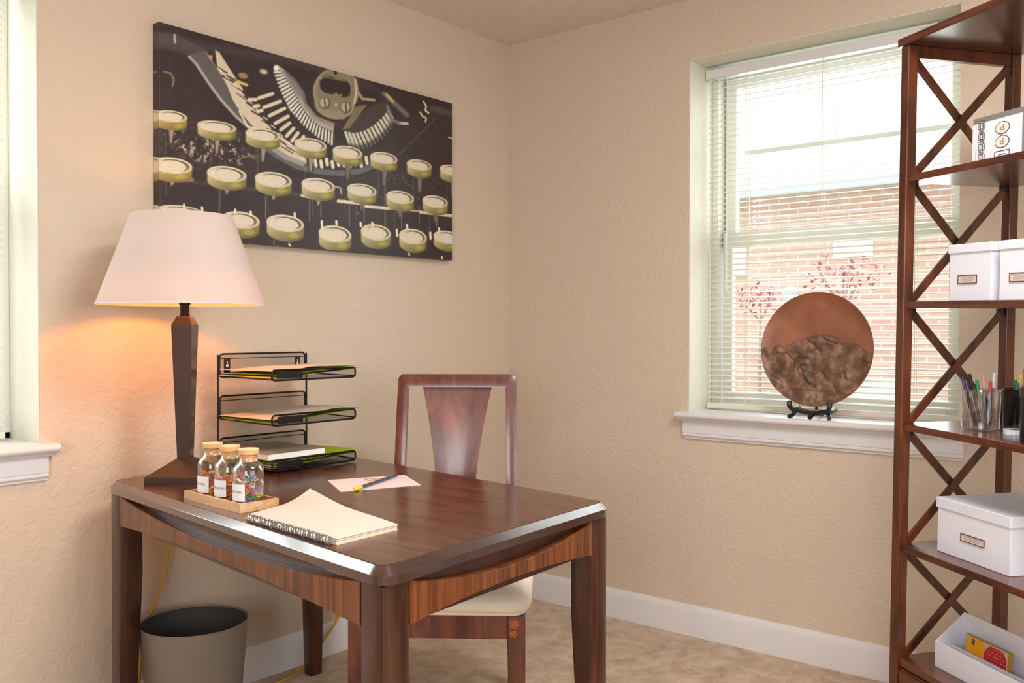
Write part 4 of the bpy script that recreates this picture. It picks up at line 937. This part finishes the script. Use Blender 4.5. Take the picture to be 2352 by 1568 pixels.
# patterned box on the second shelf
M_silver = mat('silver_grey', rgb(140, 138, 134), .3, .4); M_dark = mat('dark_ink', rgb(48, 46, 46), .6); M_ivory = mat('ivory_disc', rgb(216, 202, 190), .6)
pb_ = thing('stationery_box', 'white and grey patterned box with chain border and letter d discs on the second shelf', 'box', M=em(.200, .052, 1.5772))
bw, bh, bd = .165, .110, .05
G().box((0, 0, 0), (bw, bd, bh)).build('box_body', M_silver, pb_, bevel=.0015)
fp = G().box((.012, -.0008, .0), (bw-.014, .0, bh-.014)).build('front_panel', M_white, pb_)
G().box((0, -.0006, 0), (.010, 0, bh*.86)).build('left_strip', M_white, pb_)
g = G(); g2 = G()
for k in range(4):
    cz = .088-k*.0245; cx = .030
    oc = [(cx+.0125*math.cos(a), cz+.0135*math.sin(a)) for a in [2*PI*i/6+PI/6 for i in range(6)]]
    g.prism(oc, -.0012, -.0008, 0, lambda x, y, z: (x, z, y))
    g2.prism([(cx-.0045, cz-.008), (cx+.0045, cz-.008), (cx+.0055, cz), (cx+.0045, cz+.008), (cx-.0045, cz+.008), (cx-.0055, cz)], -.0016, -.0012, 0, lambda x, y, z: (x, z, y))
    for s in (-1, 1): g2.bar((cx-.010, -.0013, cz+s*.0123), (cx+.010, -.0013, cz+s*.0123), .0004, .0008)
g.build('chain_pattern', M_silver, fp); g2.build('chain_pattern', M_dark, fp)
g = G(); g3 = G()
for k in range(4):
    cz = .088-k*.0245; g.prism([(.030+.0085*math.cos(a), cz+.0105*math.sin(a)) for a in [2*PI*i/6+PI/6 for i in range(6)]], -.0014, -.0012, 0, lambda x, y, z: (x, z, y))
    g3.prism([(.030-.0026, cz-.005), (.030+.0026, cz-.005), (.030+.0026, cz+.005), (.030-.0026, cz+.005)], -.0020, -.0016, 0, lambda x, y, z: (x, z, y))
g.build('chain_link', M_white, fp); g3.build('chain_link', M_ivory, fp)
dv, dfc = text_mesh('d', .026)
for cz in (.073, .041):
    dk = G().prism([(.094+.0220*math.cos(a), cz+.0148*math.sin(a)) for a in [2*PI*i/28 for i in range(28)]], -.0014, -.0008, 0, lambda x, y, z: (x, z, y)).build('letter_disc', M_dark, fp)
    G().prism([(.094+.0200*math.cos(a), cz+.0130*math.sin(a)) for a in [2*PI*i/28 for i in range(28)]], -.0018, -.0014, 0, lambda x, y, z: (x, z, y)).build('letter_disc_face', M_ivory, dk)
    G().add([(.094+x*1.0, -.0020, cz+y*.8) for x, y, z in dv], dfc).build('letter_d', M_silver, dk)
g = G(); g.bar((.072, -.0012, .020), (.116, -.0012, .020), .0006, .0016); g.bar((.072, -.0012, .001), (.072, -.0012, .020), .0016, .0006, up=(0, 1, 0)); g.bar((.116, -.0012, .001), (.116, -.0012, .020), .0016, .0006, up=(0, 1, 0))
g.bar((.084, -.0012, .012), (.104, -.0012, .012), .0006, .0014); g.bar((.084, -.0012, .001), (.084, -.0012, .012), .0012, .0006, up=(0, 1, 0)); g.build('letter_tile', M_dark, fp)

# pencil cups with pens
M_acry = clear('clear_cup', (.90, .90, .90, 1), .10, .55, .08)
def cup(name, label, M, r, h, mm, cat='pen holder'):
    t = thing(name, label, cat, M=M)
    G().lathe([(0, .001), (r-.002, .001), (r, .003), (r+.002, h), (r+.0005, h), (r-.0015, .006), (0, .006)], 40).build('cup_body', mm, t, smooth=True, angle=50)
    G().tube([((r+.0012)*math.cos(2*PI*i/40), (r+.0012)*math.sin(2*PI*i/40), h) for i in range(40)], .0014, 6, closed=True).build('cup_rim', M_acry if mm is M_acry else M_black, t, smooth=True)
    return t
C1 = (.168, .122, .9313); C2 = (.200, .212, .9313)
cup('pencil_cup', 'clear textured cup full of pens on the shelf beside the window', em(*C1), .043, .098, M_acry)
cup('pencil_cup', 'black mesh cup of coloured markers behind the clear cup', em(*C2), .040, .100, M_mesh)
def pen_at(base, top, r, mbody, mcap, label, name='pen', group=None, capf=.28):
    A = Vector(base); Bt = Vector(top); d = (Bt-A); L = d.length
    Mq = EM @ Matrix.Translation(A) @ d.to_track_quat('Z', 'Y').to_matrix().to_4x4()
    t = thing(name, label, 'pen', M=Mq, group=group)
    G().lathe([(0, 0), (r*.35, .002), (r, .014), (r, L*(1-capf)), (0, L*(1-capf))], 12).build('pen_barrel', mbody, t, smooth=True)
    G().lathe([(0, L*(1-capf)), (r*1.15, L*(1-capf)), (r*1.15, L-.004), (r*.8, L), (0, L)], 12).build('pen_cap', mcap, t, smooth=True)
cols = {'navy': mat('pen_navy', rgb(48, 46, 84), .35), 'black': mat('pen_black', rgb(28, 26, 28), .35), 'green': mat('pen_green', rgb(34, 138, 92), .35), 'pink': mat('pen_pink', rgb(232, 150, 146), .35), 'white': mat('pen_white', rgb(226, 224, 224), .35), 'red': mat('pen_red', rgb(196, 44, 54), .35),
        'grey': mat('pen_grey', rgb(120, 124, 130), .35), 'purple': mat('pen_purple', rgb(78, 64, 92), .35), 'orange': mat('pen_orange', rgb(236, 108, 44), .35), 'yellow': mat('pen_yellow2', rgb(222, 194, 76), .35), 'magenta': mat('pen_magenta', rgb(214, 92, 150), .35), 'teal': mat('pen_teal', rgb(28, 96, 84), .35)}
for k, (cn, hh, x0_, lean, mb_) in enumerate((('navy', .128, .016, -.048, 'black'), ('purple', .120, .014, -.046, 'black'), ('black', .136, .016, -.044, 'black'), ('green', .122, .018, -.030, 'grey'), ('pink', .138, .012, -.014, 'grey'), ('red', .120, .018, -.004, 'black'), ('white', .142, .004, .010, 'grey'))):
    y_ = -.0262+.0087*k
    pen_at((C1[0]+x0_*.8, C1[1]+y_, C1[2]+.008), (C1[0]+x0_*.8+lean, C1[1]+y_, C1[2]+hh), .0036, cols[mb_], cols[cn], '%s capped pen standing in the clear pencil cup' % cn, group='pens in the clear cup')
for k, (cn, hh, x0_, lean) in enumerate((('teal', .118, .000, .016), ('magenta', .128, .004, .026), ('yellow', .140, -.006, .006), ('green', .122, -.006, -.020), ('red', .160, .008, .030), ('orange', .150, -.004, -.016))):
    y_ = -.0275+.0110*k
    pen_at((C2[0]+x0_, C2[1]+y_, C2[2]+.008), (C2[0]+x0_+lean, C2[1]+y_, C2[2]+hh), .0045, cols['black'], cols[cn], '%s capped marker standing in the black mesh cup' % cn, name='marker', group='markers in the black cup')
bx_ = thing('desk_tin', 'black container cut off at the right edge of the shelf of pens', 'container', M=em(.392, .075, .9313))
G().lathe([(0, 0), (.034, 0), (.035, .003), (.035, .098), (.033, .1), (0, .1)], 32).build('tin_body', M_blackp, bx_, smooth=True)
G().lathe([(0, .1002), (.037, .1002), (.037, .124), (.035, .126), (0, .126)], 32).build('tin_lid', mat('tin_lid', rgb(48, 38, 42), .4), bx_, smooth=True)
tp_ = thing('tape_roll', 'low clear roll of tape lying in front of the black mesh cup', 'tape', M=em(.268, .130, .9313))
G().lathe([(.014, 0), (.024, 0), (.024, .012), (.014, .012), (.014, 0)], 32).build('tape_ring', mat('clear_tape', rgb(206, 216, 224), .15), tp_, smooth=True)
G().lathe([(.012, .001), (.0138, .001), (.0138, .011), (.012, .011), (.012, .001)], 32).build('tape_core', cols['navy'], tp_, smooth=True)

# open white bin on the bottom shelf with a picture card inside
bn = thing('desk_bin', 'open white desk bin with a high back on the bottom shelf', 'bin', M=em(.090, .068, .3092))
bwid, bdep, hf, hb, tk = .34, .090, .066, .132, .0025
G().box((0, 0, 0), (bwid, bdep, tk)).build('bin_floor', M_white, bn)
G().box((0, 0, tk), (bwid, tk, hf)).build('front_wall', M_white, bn, bevel=.0008)
G().box((0, bdep-tk, tk), (bwid, bdep, hb)).build('back_wall', M_white, bn, bevel=.0008)
for x in (0, bwid-tk): G().prism([(tk, tk), (bdep-tk, tk), (bdep-tk, hb), (tk, hf)], x, x+tk, 0, lambda y, z, x: (x, y, z)).build('side_wall', M_white, bn)
G().box((tk, .036, tk), (bwid-tk, .036+tk, .058)).build('divider', M_white, bn)
pcM = em(.132, .118, .3175, 0, math.radians(-7))
pc = thing('picture_card', 'card with a yellow and a red striped round picture standing in the white bin', 'card', M=pcM)
M_ochre = mat('card_edge_ochre', rgb(176, 132, 44), .6)
G().box((0, 0, 0), (.145, .006, .086)).build('card_board', M_ochre, pc)
G().box((.001, -.0006, 0), (.138, 0, .0835)).build('card_face', mat('card_face', rgb(206, 178, 152), .6), pc)
def disc(cx, cz, rx_, rz_, y0, y1, lo=None, hi=None):
    return [(cx+rx_*math.cos(a), min(cz+rz_*math.sin(a), hi if hi is not None else 9)) for a in [2*PI*i/36 for i in range(36)]]
fy = lambda x, y, z: (x, z, y)
G().prism(disc(.034, .062, .031, .030, 0, 0, hi=.083), -.0016, -.0006, 0, fy).build('yellow_disc', mat('disc_yellow', rgb(234, 166, 16), .5), pc)
G().prism([(.021, .066), (.031, .064), (.031, .079), (.021, .081)], -.0020, -.0016, 0, fy).build('brown_notch', mat('disc_brown', rgb(120, 72, 50), .6), pc)
rd = G().prism(disc(.100, .052, .036, .034, 0, 0, hi=.081), -.0018, -.0006, 0, fy).build('red_disc', mat('disc_red', rgb(186, 34, 46), .5), pc)
g = G()
for q in range(7):
    for k in range(6):
        x = .072+.0105*k+.004*(q % 2); z = .028+.0082*q
        if ((x-.100)/.032)**2+((z-.052)/.030)**2 < 1: g.bar((x, -.0020, z), (x+.0055, -.0020, z-.0014), .0005, .0014)
g.build('pale_dashes', mat('pale_dash', rgb(226, 150, 140), .6), rd)
G().prism([(.099, .058), (.108, .056), (.109, .062), (.100, .064)], -.0022, -.0018, 0, fy).build('tan_centre', M_ochre, rd)
G().prism(disc(.052, .016, .026, .012, 0, 0), -.0014, -.0006, 0, fy).build('maroon_disc', mat('disc_maroon', rgb(92, 36, 34), .6), pc)

# ------------------------------------------------------------------ outside the right window
gnd = struct(G().box((.6, -12, -.6), (30, 16, -.5)).build('ground', mat('lawn', rgb(120, 140, 84), .9)))
m, n, l, b = newmat('house_brick'); tc = n.new('ShaderNodeTexCoord'); mp = n.new('ShaderNodeMapping'); mp.inputs['Rotation'].default_value = (0, 0, 0)
sx_ = n.new('ShaderNodeSeparateXYZ'); cx_ = n.new('ShaderNodeCombineXYZ'); l.new(tc.outputs['Object'], sx_.inputs[0]); l.new(sx_.outputs[1], cx_.inputs[0]); l.new(sx_.outputs[2], cx_.inputs[1])
br = n.new('ShaderNodeTexBrick'); br.inputs['Scale'].default_value = 1; br.inputs['Brick Width'].default_value = .21; br.inputs['Row Height'].default_value = .075; br.inputs['Mortar Size'].default_value = .012
br.inputs['Color1'].default_value = rgb(240, 186, 172); br.inputs['Color2'].default_value = rgb(246, 200, 184); br.inputs['Mortar'].default_value = rgb(248, 226, 214)
l.new(cx_.outputs[0], br.inputs['Vector']); l.new(br.outputs['Color'], b.inputs['Base Color']); b.inputs['Roughness'].default_value = .85; M_brick = m
HL = Vector((6, 1, -.5))
hs = thing('brick_house', 'neighbouring pale brick house with light roof seen through the right blind', 'house', HL)
G().box((0, -8, 0), (5, 10, 3.08)).build('wall', M_brick, hs)
G().prism([(-.35, 3.10), (2.0, 3.96), (4.6, 3.10)], -8.3, 10.3, 0, lambda x, z, y: (x, y, z)).build('roof', mat('pale_shingle', rgb(226, 228, 230), .9), hs)
G().box((-.45, -8.3, 3.02), (-.352, 10.3, 3.12)).build('gutter', mat('gutter_grey', rgb(206, 210, 214), .5), hs)
G().tube([(2.0, .45, 3.9), (2.0, .45, 4.45)], .045, 10).build('vent_pipe', mat('vent_grey', rgb(196, 206, 216), .6), hs, smooth=True)
for y0, y1, z0, z1 in ((-.66, -.27, 2.40, 2.55), (.66, .92, 2.25, 2.6), (-.9, -.2, .9, 1.2)):
    wo_ = G().box((-.03, y0, z0), (-.001, y1, z1)).build('window', mat('house_trim', rgb(246, 248, 250), .6), hs)
def shrub(label, loc, R_, nleaf, seed):
    rr_ = random.Random(seed); t = thing('red_shrub', label, 'shrub', loc, group='red shrubs before the brick house')
    g = G(); H_ = loc[2]+.5
    g.tube([(0, 0, -H_), (.03, .02, -H_*.5), (0, 0, 0)], [.03, .02, .01], 6); 
    for k in range(4):
        a = rr_.uniform(0, 6.28); g.tube([(0, 0, -R_*.8), (R_*.6*math.cos(a), R_*.6*math.sin(a), rr_.uniform(-.3, .5)*R_)], .008, 5)
    g.build('stem', mat('shrub_stem', rgb(190, 160, 150), .8), t)
    g = G()
    for k in range(nleaf):
        v = Vector((rr_.gauss(0, 1), rr_.gauss(0, 1), rr_.gauss(0, 1))).normalized()*R_*rr_.random()**.45; v.z *= .55
        M = Matrix.Translation(v) @ Matrix.Rotation(rr_.uniform(0, 6.28), 4, 'Z') @ Matrix.Rotation(rr_.uniform(-1, 1), 4, 'X'); s = rr_.uniform(.03, .05)
        g.add([tuple(M @ Vector(p)) for p in ((0, 0, 0), (s*.4, s*.5, .005), (0, s*1.4, 0), (-s*.4, s*.5, .005))], [(0, 1, 2, 3)])
    g.build('foliage', mat('red_leaves', rgb(200, 104, 116), .7), t)
shrub('taller red leaved shrub, right of the white lamp post outside', (5.0, .28, 1.66), .40, 150, 3)
shrub('lower red leaved shrub, left of the white lamp post outside', (5.0, 1.06, 1.46), .26, 90, 4)
lp = thing('lamp_post', 'white garden lamp post in front of the brick house', 'lamp post', (4.9, .72, -.5))
G().tube([(0, 0, 0), (0, 0, 1.86)], .03, 10).build('post', M_white, lp, smooth=True)
G().lathe([(.03, 1.86), (.07, 1.88), (.085, 2.02), (.04, 2.07), (0, 2.08)], 12).build('lantern', M_white, lp, smooth=True)
